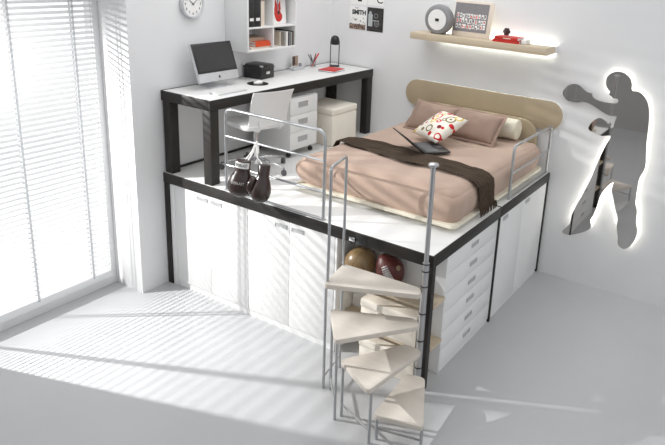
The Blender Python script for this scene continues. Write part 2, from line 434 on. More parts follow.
# wardrobe behind the middle post
wr = thing('wardrobe_cabinet', 'white cabinet with two tall doors under the bed beside the right wall', 'cabinet', (2.5, -0.62, 0))
obj('carcass', bx(2.2, A - 0.036, -1.215, -0.034, 0.03, ZT, bev=0.002), M['white'], wr, world=True)
obj('plinth', bx(2.25, A - 0.02, -1.213, -0.036, 0.0, 0.029), M['white'], wr, world=True)
for a, b, hy in ((-1.214, -0.66, -1.085), (-0.657, -0.034, -0.56)):
    d = obj('door', bx(A - 0.034, A - 0.013, a, b, 0.034, ZT - 0.002, bev=0.0018), M['white'], wr, world=True)
    handle(d, (A - 0.013, hy, 0.945), 'x', 0.1)

# ================================================================== SPIRAL STEPS
st = thing('spiral_steps', 'four fanned pale oak steps on grey legs around a steel pole', 'stairs', (2.735, -2.5, 0))
PX, PY = 2.735, -2.49
obj('pole', tb([(PX, PY, 0), (PX, PY, 1.06)], 0.024, 16), M['steel'], st, world=True)
p2 = obj('upper_pole', tb([(PX, PY, 1.06), (PX, PY, 1.755)], 0.017, 16), M['steel'], st, world=True)
obj('pole_cap', la([(0, 0), (0.03, 0), (0.036, 0.006), (0.036, 0.014), (0.028, 0.022), (0, 0.026)], 24, Matrix.Translation((PX, PY, 1.752))), M['steel'], p2, world=True)
for zz in (0.005, 0.24, 0.46, 0.675, 0.885, 1.0, 1.055):
    obj('collar', cy((PX, PY, zz - 0.004), 0.0265, 0.008, 20), M['blackpl'], st, world=True)
treads = [
    (0.870, [(2.078, -2.530), (2.150, -2.868), (2.765, -2.590), (2.712, -2.500)]),
    (0.652, [(2.165, -2.800), (2.428, -3.095), (2.790, -2.610), (2.705, -2.545)]),
    (0.435, [(2.395, -2.985), (2.735, -3.145), (2.800, -2.570), (2.660, -2.555)]),
    (0.217, [(2.735, -3.075), (3.065, -2.995), (2.825, -2.545), (2.690, -2.575)]),
]
for zt, pl in treads:
    rp = [(p.x, p.y) for p in roundpath([(x, y, 0) for x, y in pl], 0.036, 6, closed=True)]
    obj('tread', pr(rp, zt - 0.036, zt, bev=0.004), M['cream'], st, world=True)
legs = [((2.086, -2.548), (2.138, -2.815), 0.834), ((2.190, -2.800), (2.408, -3.040), 0.616), ((2.425, -2.985), (2.727, -3.095), 0.399), ((2.745, -3.035), (3.040, -2.965), 0.181)]
for i, (p, q, zt) in enumerate(legs):
    for e in (p, q): obj('leg', tb([(e[0], e[1], 0), (e[0], e[1], zt)], 0.0105, 10), M['rail'], st, world=True)
    zc = 0.10 if i < 3 else 0.085
    obj('crossbar', tb([(p[0], p[1], zc), (q[0], q[1], zc)], 0.007, 8), M['rail'], st, world=True)
p, q = legs[0][0], (2.150, -2.815)
pts = roundpath([(p[0], p[1], 0.872), (p[0] - 0.002, p[1], 1.70), (q[0] + 0.004, q[1], 1.70), (q[0], q[1], 0.872)], 0.035, 6)
obj('handrail', tb(pts, 0.0105, 10), M['rail'], st, world=True)

# ================================================================== GUARD RAILS
def guard(t, axis, c0, c1, fixed, z0, ztop, mids, name='frame'):
    def P(u, z): return (u, fixed, z) if axis == 'x' else (fixed, u, z)
    pts = roundpath([P(c0, z0), P(c0, ztop), P(c1, ztop), P(c1, z0)], 0.075 if axis == 'x' else 0.045, 8)
    obj(name, tb(pts, 0.0125, 12), M['rail'], t, world=True)
    for z in mids: obj('crossbar', tb([P(c0 + 0.01, z), P(c1 - 0.01, z)], 0.0095, 10), M['rail'], t, world=True)
    bz = z0 + 0.006
    if axis == 'x': b_ = bx(c0 - 0.012, c1 + 0.012, fixed - 0.016, fixed + 0.016, z0, z0 + 0.012, bev=0.002)
    else: b_ = bx(fixed - 0.012, fixed + 0.012, c0 - 0.012, c1 + 0.012, z0, z0 + 0.012, bev=0.002)
    obj('base_bar', b_, M['rail'], t, world=True)
RY = -B + 0.03
g1 = thing('guard_rail', 'long silver tubular rail along the front edge where the boxing gloves hang', 'railing', (1.26, RY, H + 0.0005))
guard(g1, 'x', 0.757, 1.775, RY, H + 0.0005, 1.790, (1.56, 1.313))
g2 = thing('guard_rail', 'short silver tubular rail on the right edge beside the pillows end of the bed', 'railing', (A - 0.03, -0.54, H + 0.0005))
guard(g2, 'y', -1.015, -0.055, A - 0.028, H + 0.0005, 1.566, (1.318,))

# ================================================================== DESK
dk = thing('desk', 'long white desk with thick black frame running along the left wall', 'desk', (0.3, -1.2, H))
DY = -2.408
obj('top', bx(0.02, 0.59, DY + 0.012, -0.014, DZ - 0.02, DZ, bev=0.0015), M['deckw'], dk, world=True)
for n_, b_ in (('apron', bx(0.572, 0.602, DY, -0.003, DZ - 0.088, DZ - 0.001, bev=0.003)), ('apron', bx(0.003, 0.018, DY, -0.003, DZ - 0.088, DZ + 0.001, bev=0.002))):
    obj(n_, b_, M['blacky'], dk, world=True)
for n_, b_ in (('apron', bx(0.019, 0.571, DY, DY + 0.03, DZ - 0.088, DZ - 0.001, bev=0.003)), ('apron', bx(0.019, 0.571, -0.018, -0.003, DZ - 0.088, DZ + 0.001, bev=0.002))):
    obj(n_, b_, M['blackx'], dk, world=True)
for x0, x1, y0, y1 in ((0.505, 0.597, DY + 0.003, DY + 0.095), (0.021, 0.105, DY + 0.003, DY + 0.095), (0.515, 0.597, -0.10, -0.005), (0.021, 0.105, -0.10, -0.005)):
    obj('leg', bx(x0, x1, y0, y1, H + 0.0005, DZ - 0.089, bev=0.003), M['black'], dk, world=True)

# computer
T = math.atan2(0.115, 0.32)
im = thing('desktop_computer', 'silver all-in-one computer with a dark screen on the left desk end', 'computer', (0.16, -1.965, DZ + 0.0005))
S = Matrix.Translation((0.265, -1.965, DZ + 0.068)) @ Matrix.Rotation(-T, 4, 'Y')
def scr(bm): bmesh.ops.transform(bm, matrix=S, verts=bm.verts); return bm
obj('body', scr(bx(-0.035, 0, -0.232, 0.232, 0, 0.345, bev=0.008)), M['alu'], im, world=True)
obj('bezel', scr(bx(0.0005, 0.003, -0.231, 0.231, 0.079, 0.344, bev=0.001)), M['blackpl'], im, world=True)
obj('screen', scr(bx(0.0032, 0.0042, -0.213, 0.213, 0.096, 0.328)), M['darkscreen'], im, world=True)
# bitten fruit mark
ap = []
for k in range(28):
    a_ = 2 * PI * k / 28
    rr = 0.0105 * (1 - 0.10 * math.cos(2 * a_) - 0.12 * max(0, math.sin(a_)) ** 8)
    x_, y_ = rr * math.cos(a_), rr * math.sin(a_) * 1.08
    d_ = math.hypot(x_ - 0.0125, y_ - 0.001)
    if d_ < 0.006: x_ = 0.0125 - math.sqrt(max(0, 0.006 ** 2 - (y_ - 0.001) ** 2))
    ap.append((x_, y_ + 0.036))
lg = pr(ap, 0.0004, 0.0012, 'yz'); prism(lg, [(0.0005, 0.049), (0.002, 0.0525), (0.005, 0.054), (0.0045, 0.051)], 0.0004, 0.0012, 'yz')
obj('fruit_mark', scr(lg), M['ink'], im, world=True)
pts = roundpath([(0.075, -1.965, DZ + 0.006), (0.09, -1.965, DZ + 0.17), (0.20, -1.965, DZ + 0.19)], 0.05, 6)
bm = bx(0.06, 0.245, -2.06, -1.87, DZ + 0.0006, DZ + 0.009, bev=0.003)
box(bm, 0.07, 0.085, -2.04, -1.89, DZ + 0.006, DZ + 0.17, bev=0.003); box(bm, 0.07, 0.20, -2.04, -1.89, DZ + 0.155, DZ + 0.17, bev=0.003)
obj('stand', bm, M['alu'], im, world=True)
kb = thing('keyboard', 'slim white keyboard in front of the computer', 'keyboard', (0.45, -2.05, DZ + 0.0005), (0, 0, 0.0))
obj('case', bx(-0.055, 0.055, -0.17, 0.17, 0, 0.01, bev=0.003), M['alu'], kb)
bm = bmesh.new()
for r_ in range(5):
    for c_ in range(14): box(bm, -0.048 + r_ * 0.0195, -0.048 + r_ * 0.0195 + 0.016, -0.163 + c_ * 0.0234, -0.163 + c_ * 0.0234 + 0.0195, 0.0101, 0.0125)
obj('keys', bm, M['paper'], kb)
solo('mouse_pad', la([(0, 0), (0.098, 0), (0.1, 0.002), (0.098, 0.004), (0, 0.004)], 40, Matrix.Translation((0.352, -1.585, DZ + 0.0005))), M['blackpl'], 'round black mouse pad on the desk', 'mouse pad')
ms = thing('computer_mouse', 'white rounded mouse on the round black pad', 'mouse', (0.352, -1.58, DZ + 0.005))
bm = bmesh.new(); bmesh.ops.create_uvsphere(bm, u_segments=24, v_segments=12, radius=1)
for v in bm.verts: v.co = Vector((v.co.x * 0.034, v.co.y * 0.055, max(v.co.z, 0) * 0.028))
obj('shell', bm, M['paper'], ms)
bm = bmesh.new(); bmesh.ops.create_uvsphere(bm, u_segments=12, v_segments=8, radius=0.0045); bmesh.ops.translate(bm, vec=(0, -0.03, 0.0235), verts=bm.verts)
obj('scroll_ball', bm, M['greymid'], ms)
sb = thing('storage_box', 'lidded black box with metal corners and label holder on the desk', 'box', (0.13, -1.33, DZ + 0.0005), (0, 0, 0.10))
obj('body', bx(-0.105, 0.105, -0.10, 0.10, 0, 0.105, bev=0.003), M['blackpl'], sb)
obj('lid', bx(-0.11, 0.11, -0.105, 0.105, 0.10, 0.135, bev=0.004), M['blackpl'], sb)
obj('label_holder', bx(0.1055, 0.108, -0.025, 0.03, 0.045, 0.072, bev=0.001), M['chrome'], sb)
for cx_, cy_ in ((0.1, -0.095), (0.1, 0.095), (-0.1, -0.095), (-0.1, 0.095)):
    obj('corner_cap', bx(cx_ - 0.013, cx_ + 0.013, cy_ - 0.013, cy_ + 0.013, 0.122, 0.137, bev=0.002), M['chrome'], sb)
dc = thing('photo_dock', 'white desk dock holding a small portrait photo', 'photo holder', (0.07, -0.69, DZ + 0.0005), (0, 0, 0.1))
obj('base', bx(-0.04, 0.04, -0.10, 0.10, 0, 0.03, bev=0.008, seg=3), M['alu'], dc)
ph = obj('photo_card', bx(-0.012, -0.008, -0.08, 0.04, 0.0305, 0.15), M['paper'], dc)
obj('picture', bx(-0.0078, -0.0072, -0.075, 0.035, 0.036, 0.145), M['photobrown'], ph)
obj('hair_patch', bx(-0.0071, -0.0066, -0.07, -0.02, 0.05, 0.14), M['darkbook'], ph)
obj('plug', bx(-0.005, 0.015, 0.04, 0.075, 0.031, 0.06, bev=0.004), M['greymid'], dc)
cu = solo('pencil_cup', la([(0.0, 0), (0.032, 0), (0.035, 0.09), (0.0325, 0.09), (0.030, 0.004), (0, 0.004)], 24, Matrix.Translation((0.085, -0.43, DZ + 0.0005))), M['cupglass'], 'clear cup holding pens near the black desk lamp', 'cup')
for k, (dx, dy, m_, lab) in enumerate(((-0.012, -0.075, 'ink', 'black pen leaning furthest left in the clear cup'), (0.0, -0.05, 'greydark', 'dark grey pen crossing the black pen in the clear cup'), (0.0, 0.045, 'ink', 'black pen leaning right in the clear cup'), (0.01, 0.085, 'red', 'red marker in the clear cup'), (-0.015, 0.07, 'pinkpen', 'pink pencil beside the red marker in the clear cup'))):
    b0 = Vector((0.085 - dx * 0.6, -0.43 - dy * 0.22, DZ + 0.01)); e0 = Vector((0.085 + dx, -0.43 + dy, DZ + 0.145))
    solo('pen', tb([b0, b0 + (e0 - b0) * 0.9, e0], [0.005, 0.005, 0.0025] if m_ != 'red' else [0.007, 0.008, 0.005], 8), M[m_], lab, 'pen', 'pens in the clear cup')
lp = thing('desk_lamp', 'black desk lamp with domed head on two thin rods', 'lamp', (0.22, -0.22, DZ + 0.0005), (0, 0, math.radians(-56)))
lp.scale = (1.1, 1.1, 1.04)
bm = tb(roundpath([(0.035, -0.045, 0.006), (0.035, 0.045, 0.006), (-0.035, 0.045, 0.006), (-0.035, -0.045, 0.006)], 0.006, 3, closed=True), 0.0055, 8, closed=True)
obj('base', bm, M['blackpl'], lp)
for s in (-1, 1): obj('rod', tb([(0, s * 0.043, 0.006), (0, s * 0.043, 0.275)], 0.0045, 8), M['blackpl'], lp)
hd = obj('head', la([(0, 0.0), (0.036, 0.0), (0.042, 0.02), (0.044, 0.05), (0.038, 0.075), (0.022, 0.092), (0, 0.098)], 24, Matrix.Translation((0, 0, 0.235))), M['blackpl'], lp)
obj('bulb_face', la([(0, -0.003), (0.024, -0.003), (0.026, 0.0), (0, 0.0)], 20, Matrix.Translation((0, 0, 0.235))), M['paper'], hd)
obj('badge', bx(-0.0445, -0.041, -0.013, 0.013, 0.25, 0.262), M['alu'], hd)
z = DZ + 0.0005
for k, (m_, dz, rz, lab) in enumerate((('bluebook', 0.008, 0.02, 'pale magazine at the bottom of the stack below the desk lamp'), ('paper', 0.007, -0.05, 'white magazine in the middle of the stack below the desk lamp'), ('red', 0.005, 0.06, 'red covered magazine on top of the stack below the desk lamp'))):
    t = bx(-0.095, 0.095, -0.12, 0.12, 0, dz, bev=0.001); bmesh.ops.rotate(t, cent=(0, 0, 0), matrix=Matrix.Rotation(rz + 0.08, 3, 'Z'), verts=t.verts)
    bmesh.ops.translate(t, vec=(0.375, -0.475, z), verts=t.verts); o_ = solo('magazine', t, M[m_], lab, 'magazine', 'magazines on the desk'); z += dz + 0.0005

# drawer pedestal, pouf, chair
pe = thing('drawer_pedestal', 'white three-drawer pedestal on casters under the desk', 'drawer unit', (0.34, -1.185, H + 0.0005))
obj('carcass', bx(0.10, 0.565, -1.39, -0.975, H + 0.075, H + 0.605, bev=0.002), M['white'], pe, world=True)
for k in range(3):
    za = H + 0.08 + k * 0.174
    d = obj('drawer', bx(0.566, 0.584, -1.388, -0.977, za, za + 0.171, bev=0.002), M['white'], pe, world=True)
    handle(d, (0.584, -1.20, za + 0.098), 'x', 0.14, 0.055)
for x_, y_ in ((0.14, -1.35), (0.14, -1.015), (0.53, -1.35), (0.53, -1.015)):
    bm = bmesh.new()
    for s in (-0.011, 0.003): cyl(bm, (x_, y_ + s, H + 0.0235), 0.023, 0.009, 16, 'y')
    cyl(bm, (x_, y_, H + 0.03), 0.007, 0.045, 10)
    obj('caster', bm, M['blackpl'], pe, world=True)
po = thing('pouf', 'cream upholstered cube pouf under the far desk end', 'pouf', (0.42, -0.565, H + 0.0005))
obj('body', bx(0.205, 0.635, -0.78, -0.345, H + 0.001, H + 0.335, bev=0.012, seg=3), M['creambox'], po, world=True)
bm = bx(0.20, 0.64, -0.785, -0.34, H + 0.336, H + 0.405, bev=0.018, seg=4)
obj('seat_pad', bm, M['creambox'], po, world=True)

ch = thing('desk_chair', 'white swivel chair with metal star base pulled up to the desk', 'chair', (0.555, -1.83, H + 0.0005), (0, 0, math.radians(-14)))
# local: faces -x
pl = roundpath([(-0.24, -0.21, 0), (0.19, -0.21, 0), (0.19, 0.21, 0), (-0.24, 0.21, 0)], 0.07, 6, closed=True)
bm = pr([(p.x, p.y) for p in pl], 0.425, 0.465, bev=0.012, seg=3)
obj('seat', bm, M['white'], ch)
bm = bmesh.new(); rows = []
for i in range(11):
    v = i / 10; zz = 0.475 + 0.315 * v; xx = 0.205 + 0.07 * v * v + 0.03 * v
    hw = 0.205 - 0.012 * (1 - v)
    rows.append([(xx + 0.03 * (1 - (2 * j / 12 - 1) ** 2) - 0.02, (2 * j / 12 - 1) * hw, zz) for j in range(13)])
fr = [[bm.verts.new(p) for p in r] for r in rows]; bk = [[bm.verts.new((p[0] + 0.012, p[1], p[2])) for p in r] for r in rows]
for i in range(10):
    for j in range(12):
        bm.faces.new((fr[i][j], fr[i + 1][j], fr[i + 1][j + 1], fr[i][j + 1])); bm.faces.new((bk[i][j], bk[i][j + 1], bk[i + 1][j + 1], bk[i + 1][j]))
for i in range(10):
    for j in (0, 12): bm.faces.new((fr[i][j], bk[i][j], bk[i + 1][j], fr[i + 1][j]))
for j in range(12):
    for i in (0, 10): bm.faces.new((fr[i][j], fr[i][j + 1], bk[i][j + 1], bk[i][j]))
bmesh.ops.recalc_face_normals(bm, faces=bm.faces)
obj('backrest', bm, M['white'], ch)
bm = bmesh.new()
for s in (-0.11, 0.11): tube(bm, roundpath([(0.02, s, 0.412), (0.235, s, 0.42), (0.240, s, 0.52)], 0.06, 5), 0.009, 8)
obj('back_support', bm, M['white'], ch)
bm = cy((0, 0, 0.06), 0.026, 0.16); cyl(bm, (0, 0, 0.21), 0.017, 0.2); box(bm, -0.09, 0.09, -0.07, 0.07, 0.402, 0.424, bev=0.004)
obj('column', bm, M['chrome'], ch)
for k in range(5):
    a_ = math.radians(20 + 72 * k); c_, s_ = math.cos(a_), math.sin(a_)
    l_ = obj('base_leg', tb([(0.02 * c_, 0.02 * s_, 0.115), (0.15 * c_, 0.15 * s_, 0.098), (0.31 * c_, 0.31 * s_, 0.068)], [0.016, 0.014, 0.010], 10), M['chrome'], ch)
    bm = bmesh.new(); Q = Matrix.Translation((0.31 * c_, 0.31 * s_, 0.0255)) @ Matrix.Rotation(a_ + 0.7, 4, 'Z') @ Matrix.Rotation(-PI / 2, 4, 'X')
    lathe(bm, [(0, -0.018), (0.025, -0.018), (0.025, -0.004), (0, -0.004)], 16, Q); lathe(bm, [(0, 0.004), (0.025, 0.004), (0.025, 0.018), (0, 0.018)], 16, Q)
    cyl(bm, (0.31 * c_, 0.31 * s_, 0.03), 0.006, 0.04, 8)
    obj('caster', bm, M['greydark'], l_)

# ================================================================== BED
bd = thing('bed', 'low double bed base with rounded taupe headboard on the loft deck', 'bed', (1.93, -1.0, H + 0.0005))
rp = [(p.x, p.y) for p in roundpath([(1.17, -2.005, 0), (2.70, -2.005, 0), (2.70, -0.09, 0), (1.17, -0.09, 0)], 0.05, 6, closed=True)]
obj('slatted_base', pr(rp, H + 0.035, H + 0.064, bev=0.006), M['creamfab'], bd, world=True)
obj('plinth', bx(1.26, 2.61, -1.9, -0.12, H + 0.0006, H + 0.034), M['black'], bd, world=True)
hb = [(p.x, p.y) for p in roundpath([(1.27, H + 0.066, 0), (2.60, H + 0.066, 0), (2.60, 1.59, 0), (1.27, 1.59, 0)], 0.2, 10, closed=True)]
obj('headboard', pr(hb, -0.085, -0.04, 'xz', bev=0.008, seg=3), M['taupe'], bd, world=True)

# bedspread: rounded draped slab
bm = bx(1.19, 2.665, -1.975, -0.095, H + 0.066, 1.392)
bmesh.ops.subdivide_edges(bm, edges=bm.edges[:], cuts=40, use_grid_fill=True)
cxm, cym, rx_, ry_ = 1.9275, -1.035, 0.7375, 0.94
for v in bm.verts:
    x, y, zz = v.co; r0 = 0.085
    f = (zz - (H + 0.066)) / (1.392 - H - 0.066)
    ix = max(abs(x - cxm) - (rx_ - r0), 0) / r0; iy = max(abs(y - cym) - (ry_ - r0), 0) / r0; iz = max(zz - (1.392 - r0), 0) / r0
    L_ = math.sqrt(ix * ix + iy * iy + iz * iz)
    if L_ > 1:
        s_ = 1 / L_
        if ix: x = cxm + math.copysign((rx_ - r0) + ix * s_ * r0, x - cxm)
        if iy: y = cym + math.copysign((ry_ - r0) + iy * s_ * r0, y - cym)
        if iz: zz = 1.392 - r0 + iz * s_ * r0
    n_ = noise.noise(Vector((x * 2.2, y * 2.2, zz * 5))) * 0.012 + noise.noise(Vector((x * 7, y * 5, zz * 3 + 4))) * 0.006
    out = Vector((x - cxm, y - cym, 0))
    if f < 0.85:
        o2 = Vector(((1 if x > cxm else -1) if abs(x - cxm) > rx_ - 0.09 else 0, (-1 if y < cym else 0) if abs(y - cym) > ry_ - 0.09 else 0, 0))
        bul = 0.022 * math.sin(min(1, f / 0.9) * PI) + n_ * 1.3
        if y < -1.6 and x < 1.35: bul += 0.03 * (1 - f) * f * 3
        x += o2.x * bul; y += o2.y * bul
    else: zz += n_ * 0.9
    if x > 2.5 and y < -1.8: # tucked corner fold
        k = math.exp(-((x - 2.66) ** 2 + (y + 1.86) ** 2) / 0.002); x += 0.012 * k; y -= 0.008 * k
    v.co = (x, y, zz)
obj_b = solo('bedspread', bm, M['pink'], 'smooth dusty pink bedspread tucked over the mattress', 'bedspread', angle=60)

# throw
def lerp_list(L_, u):
    for (a, va), (b, vb) in zip(L_, L_[1:]):
        if u <= b: t = (u - a) / (b - a) if b > a else 0; return va + (vb - va) * t
    return L_[-1][1]
tw = thing('throw_blanket', 'dark brown fringed throw laid across the middle of the bed', 'blanket', (1.9, -1.42, 1.40))
path = [(1.135, 1.29), (1.14, 1.345), (1.165, 1.39), (1.22, 1.412)] + [(1.22 + k * 0.055, 1.412 + 0.004 * math.sin(k * 1.3)) for k in range(1, 25)] + [(2.60, 1.408), (2.655, 1.395), (2.693, 1.36), (2.704, 1.30), (2.707, 1.24), (2.712, 1.19), (2.722, 1.165)]
backe = [(1.1, -1.36), (1.36, -1.24), (1.75, -1.235), (2.0, -1.275), (2.2, -1.275), (2.5, -1.32), (2.65, -1.33), (2.8, -1.33)]
fronte = [(1.1, -1.42), (1.3, -1.47), (1.58, -1.52), (1.93, -1.585), (2.2, -1.57), (2.5, -1.60), (2.65, -1.63), (2.8, -1.64)]
bm = bmesh.new(); NV = 22; gu, gd = [], []
for (x, zz) in path:
    yb, yf = lerp_list(backe, x), lerp_list(fronte, x); ru, rd = [], []
    for j in range(NV + 1):
        y = yf + (yb - yf) * j / NV
        w_ = 0.0045 * math.sin(j * 1.9 + x * 3) + 0.006 * noise.noise(Vector((x * 4, j * 0.7, 0)))
        side = 1 if x > 2.68 else (-1 if x < 1.15 else 0)
        if side: p = (x + side * (w_ + 0.006) + (0.006 if side > 0 else 0), y, zz)
        else: p = (x, y, zz + w_ + 0.005)
        ru.append(bm.verts.new(p)); rd.append(bm.verts.new((p[0] - side * 0.006, p[1], p[2] - (0.006 if not side else 0))))
    gu.append(ru); gd.append(rd)
for i in range(len(path) - 1):
    for j in range(NV):
        bm.faces.new((gu[i][j], gu[i][j + 1], gu[i + 1][j + 1], gu[i + 1][j])); bm.faces.new((gd[i][j], gd[i + 1][j], gd[i + 1][j + 1], gd[i][j + 1]))
    for j in (0, NV): bm.faces.new((gu[i][j], gu[i + 1][j], gd[i + 1][j], gd[i][j]))
for i in (0, -1):
    for j in range(NV): bm.faces.new((gu[i][j], gu[i][j + 1], gd[i][j + 1], gd[i][j]))
bmesh.ops.recalc_face_normals(bm, faces=bm.faces)
obj('cloth', bm, M['throw'], tw, world=True, angle=70)
for k in range(16):
    y = -1.63 + k * 0.02; dx = random.uniform(0.0, 0.02)
    obj('tassel', tb([(2.735, y, 1.175), (2.738 + dx * 0.5, y + random.uniform(-0.006, 0.006), 1.15), (2.738 + dx * 0.6, y + random.uniform(-0.01, 0.01), 1.115)], [0.006, 0.0055, 0.003], 6), M['throw'], tw, world=True)
for k in range(3):
    y = -1.42 + k * 0.02
    obj('tassel', tb([(1.13, y, 1.29), (1.125, y, 1.27), (1.12, y, 1.245)], [0.005, 0.005, 0.003], 6), M['throw'], tw, world=True)

# laptop
lt = thing('laptop', 'open black laptop lying on the pink bedspread beside the throw', 'laptop', (1.972, -1.10, 1.411), (0, 0, math.atan2(0.79, 0.61)))
obj('base', bx(-0.125, 0.125, -0.165, 0.165, 0, 0.018, bev=0.004), M['blackpl'], lt)
obj('keyboard', bx(-0.095, 0.02, -0.145, 0.145, 0.0182, 0.0195, bev=0.0005), M['greydark'], lt)
obj('touchpad', bx(0.045, 0.1, -0.04, 0.04, 0.0182, 0.0188), M['greydark'], lt)
R_ = Matrix.Translation((-0.122, 0, 0.014)) @ Matrix.Rotation(math.radians(-50), 4, 'Y')
bm = bx(-0.010, 0, -0.165, 0.165, 0, 0.235, bev=0.003); bmesh.ops.transform(bm, matrix=R_, verts=bm.verts)
ld = obj('lid', bm, M['blackpl'], lt)
bm = bx(0.0003, 0.001, -0.15, 0.15, 0.018, 0.22); bmesh.ops.transform(bm, matrix=R_, verts=bm.verts)
obj('screen', bm, M['darkscreen'], ld)

# pillows
def place(bm, c, xdir, updir):
    ex_ = Vector(xdir).normalized(); ey_ = Vector(updir); ey_ = (ey_ - ex_ * ey_.dot(ex_)).normalized(); ez_ = ex_.cross(ey_)
    return Matrix((( ex_.x, ey_.x, ez_.x, c[0]), (ex_.y, ey_.y, ez_.y, c[1]), (ex_.z, ey_.z, ez_.z, c[2]), (0, 0, 0, 1)))
def pillow(name, w_, h_, t_, c, xd, ud, m_, label, seed, flange=True):
    o = obj(name, cushion(w_, h_, t_, 20, 0.05, 0.012, seed), m_)
    o.matrix_world = place(None, c, xd, ud); tag(o, label, 'pillow')
    if flange:
        bm = bmesh.new(); ring = []
        n = 20
        ins, outs = [], []
        for (a, b) in [(-1, -1), (1, -1), (1, 1), (-1, 1)]: pass
        per = [(-1 + 2 * k / n, -1) for k in range(n)] + [(1, -1 + 2 * k / n) for k in range(n)] + [(1 - 2 * k / n, 1) for k in range(n)] + [(-1, 1 - 2 * k / n) for k in range(n)]
        for (u, v) in per:
            x = w_ / 2 * u * (1 - 0.05 * (1 - v * v)); y = h_ / 2 * v * (1 - 0.05 * (1 - u * u))
            f = 0.03; wv = 0.006 * math.sin((u * 7 + v * 9))
            outs.append((x * (1 + f * 2 / w_ * 0.9), y * (1 + f * 2 / h_ * 0.9), wv)); ins.append((x * 0.97, y * 0.97, 0))
        vi = [bm.verts.new((p[0], p[1], 0.003)) for p in ins]; vo = [bm.verts.new((p[0], p[1], p[2] + 0.002)) for p in outs]
        wi = [bm.verts.new((p[0], p[1], -0.003)) for p in ins]; wo = [bm.verts.new((p[0], p[1], p[2] - 0.002)) for p in outs]
        N_ = len(per)
        for k in range(N_):
            q = (k + 1) % N_
            bm.faces.new((vi[k], vo[k], vo[q], vi[q])); bm.faces.new((wi[k], wi[q], wo[q], wo[k])); bm.faces.new((vo[k], wo[k], wo[q], vo[q]))
        bmesh.ops.recalc_face_normals(bm, faces=bm.faces)
        obj('flange', bm, m_, o, angle=70)
    return o
pillow('pillow', 0.50, 0.34, 0.15, (2.10, -0.455, 1.52), (1, -0.03, 0.0), (-0.03, 0.68, 0.56), M['mauve'], 'mauve brown pillow leaning on the bolster right of the patterned cushion', 1)
pillow('pillow', 0.46, 0.34, 0.14, (1.615, -0.43, 1.515), (1, -0.02, 0.0), (0, 0.66, 0.58), M['mauve'], 'mauve brown pillow half hidden behind the patterned cushion', 5)
RED, MAR, OLV, YEL, CRM = rgb(196, 30, 36), rgb(120, 36, 40), rgb(128, 112, 72), rgb(212, 186, 80), rgb(232, 226, 214)
rings = [(-0.06, 0.05, 0.034, 0.044, RED), (-0.06, 0.05, 0.0, 0.016, YEL), (0.10, 0.085, 0.030, 0.040, OLV), (0.10, 0.085, 0.0, 0.01, OLV), (-0.155, 0.02, 0.028, 0.036, OLV), (0.03, 0.0, 0.01, 0.021, RED), (-0.03, -0.02, 0.012, 0.024, YEL),
         (0.0, 0.15, 0.0, 0.02, RED), (0.045, 0.165, 0.0, 0.011, RED), (0.10, -0.055, 0.0, 0.017, MAR), (0.135, -0.045, 0.0, 0.012, RED), (0.01, -0.11, 0.02, 0.029, OLV), (-0.10, -0.06, 0.0, 0.012, RED), (-0.135, -0.095, 0.0, 0.014, MAR), (0.14, 0.15, 0.02, 0.03, YEL),
         (0.055, 0.045, 0.01, 0.018, OLV), (-0.03, 0.11, 0.008, 0.016, YEL), (0.165, 0.03, 0.0, 0.016, RED), (-0.12, 0.12, 0.0, 0.013, RED), (0.06, -0.15, 0.0, 0.016, RED), (-0.06, -0.14, 0.0, 0.014, OLV), (0.16, -0.14, 0.018, 0.028, RED), (-0.17, 0.17, 0.016, 0.026, RED), (-0.17, -0.16, 0.012, 0.024, YEL)]
cu = obj('cushion', cushion(0.40, 0.40, 0.15, 20, 0.07, 0.006, 9), ringmat('printed_cotton', CRM, rings))
cu.matrix_world = place(None, (1.895, -0.80, 1.545), (0.894, -0.447, 0), (0.405, 0.81, 0.48))
tag(cu, 'white cushion printed with red and olive circles, leaning on the pillows', 'cushion')
bo = thing('bolster', 'long cream cylindrical bolster lying behind the pillows', 'bolster', (1.92, -0.205, 1.40))
bm = la([(0, 0), (0.085, 0.0), (0.098, 0.012), (0.1, 0.03), (0.1, 0.86), (0.098, 0.878), (0.085, 0.89), (0, 0.89)], 32, Matrix.Translation((1.56, -0.21, 1.502)) @ Matrix.Rotation(PI / 2, 4, 'Y'))
obj('roll', bm, M['creamfab'], bo, world=True)
for x_ in (1.563, 2.447): obj('piping', tb([(x_, -0.21 + 0.096 * math.cos(2 * PI * k / 28), 1.502 + 0.096 * math.sin(2 * PI * k / 28)) for k in range(28)], 0.004, 6, closed=True), M['creamfab'], bo, world=True)

# ================================================================== RIGHT WALL
hp = [(p.x, p.y) for p in roundpath([(1.055, 1.508, 0), (2.815, 1.508, 0), (2.815, 1.795, 0), (1.055, 1.795, 0)], 0.1425, 12, closed=True)]
# true half-circle ends
hp = []; zc, rr = 1.652, 0.144
for k in range(25): a_ = -PI / 2 + PI * k / 24; hp.append((2.812 - rr + rr * math.cos(a_), zc + rr * math.sin(a_)))
for k in range(25): a_ = PI / 2 + PI * k / 24; hp.append((1.058 + rr + rr * math.cos(a_), zc + rr * math.sin(a_)))
wp = thing('wall_panel', 'long taupe panel with rounded ends on the wall above the bed', 'wall panel', (1.93, 0, 1.5))
obj('panel', pr(hp, -0.036, -0.012, 'xz', bev=0.004), M['taupe'], wp, world=True)
hp2 = []
for k in range(25): a_ = -PI / 2 + PI * k / 24; hp2.append((2.828 - rr + rr * math.cos(a_), zc + rr * math.sin(a_)))
for k in range(25): a_ = PI / 2 + PI * k / 24; hp2.append((1.075 + rr + rr * math.cos(a_), zc + rr * math.sin(a_)))
obj('backing', pr(hp2, -0.0115, -0.001, 'xz', bev=0.002), M['paper'], wp, world=True)

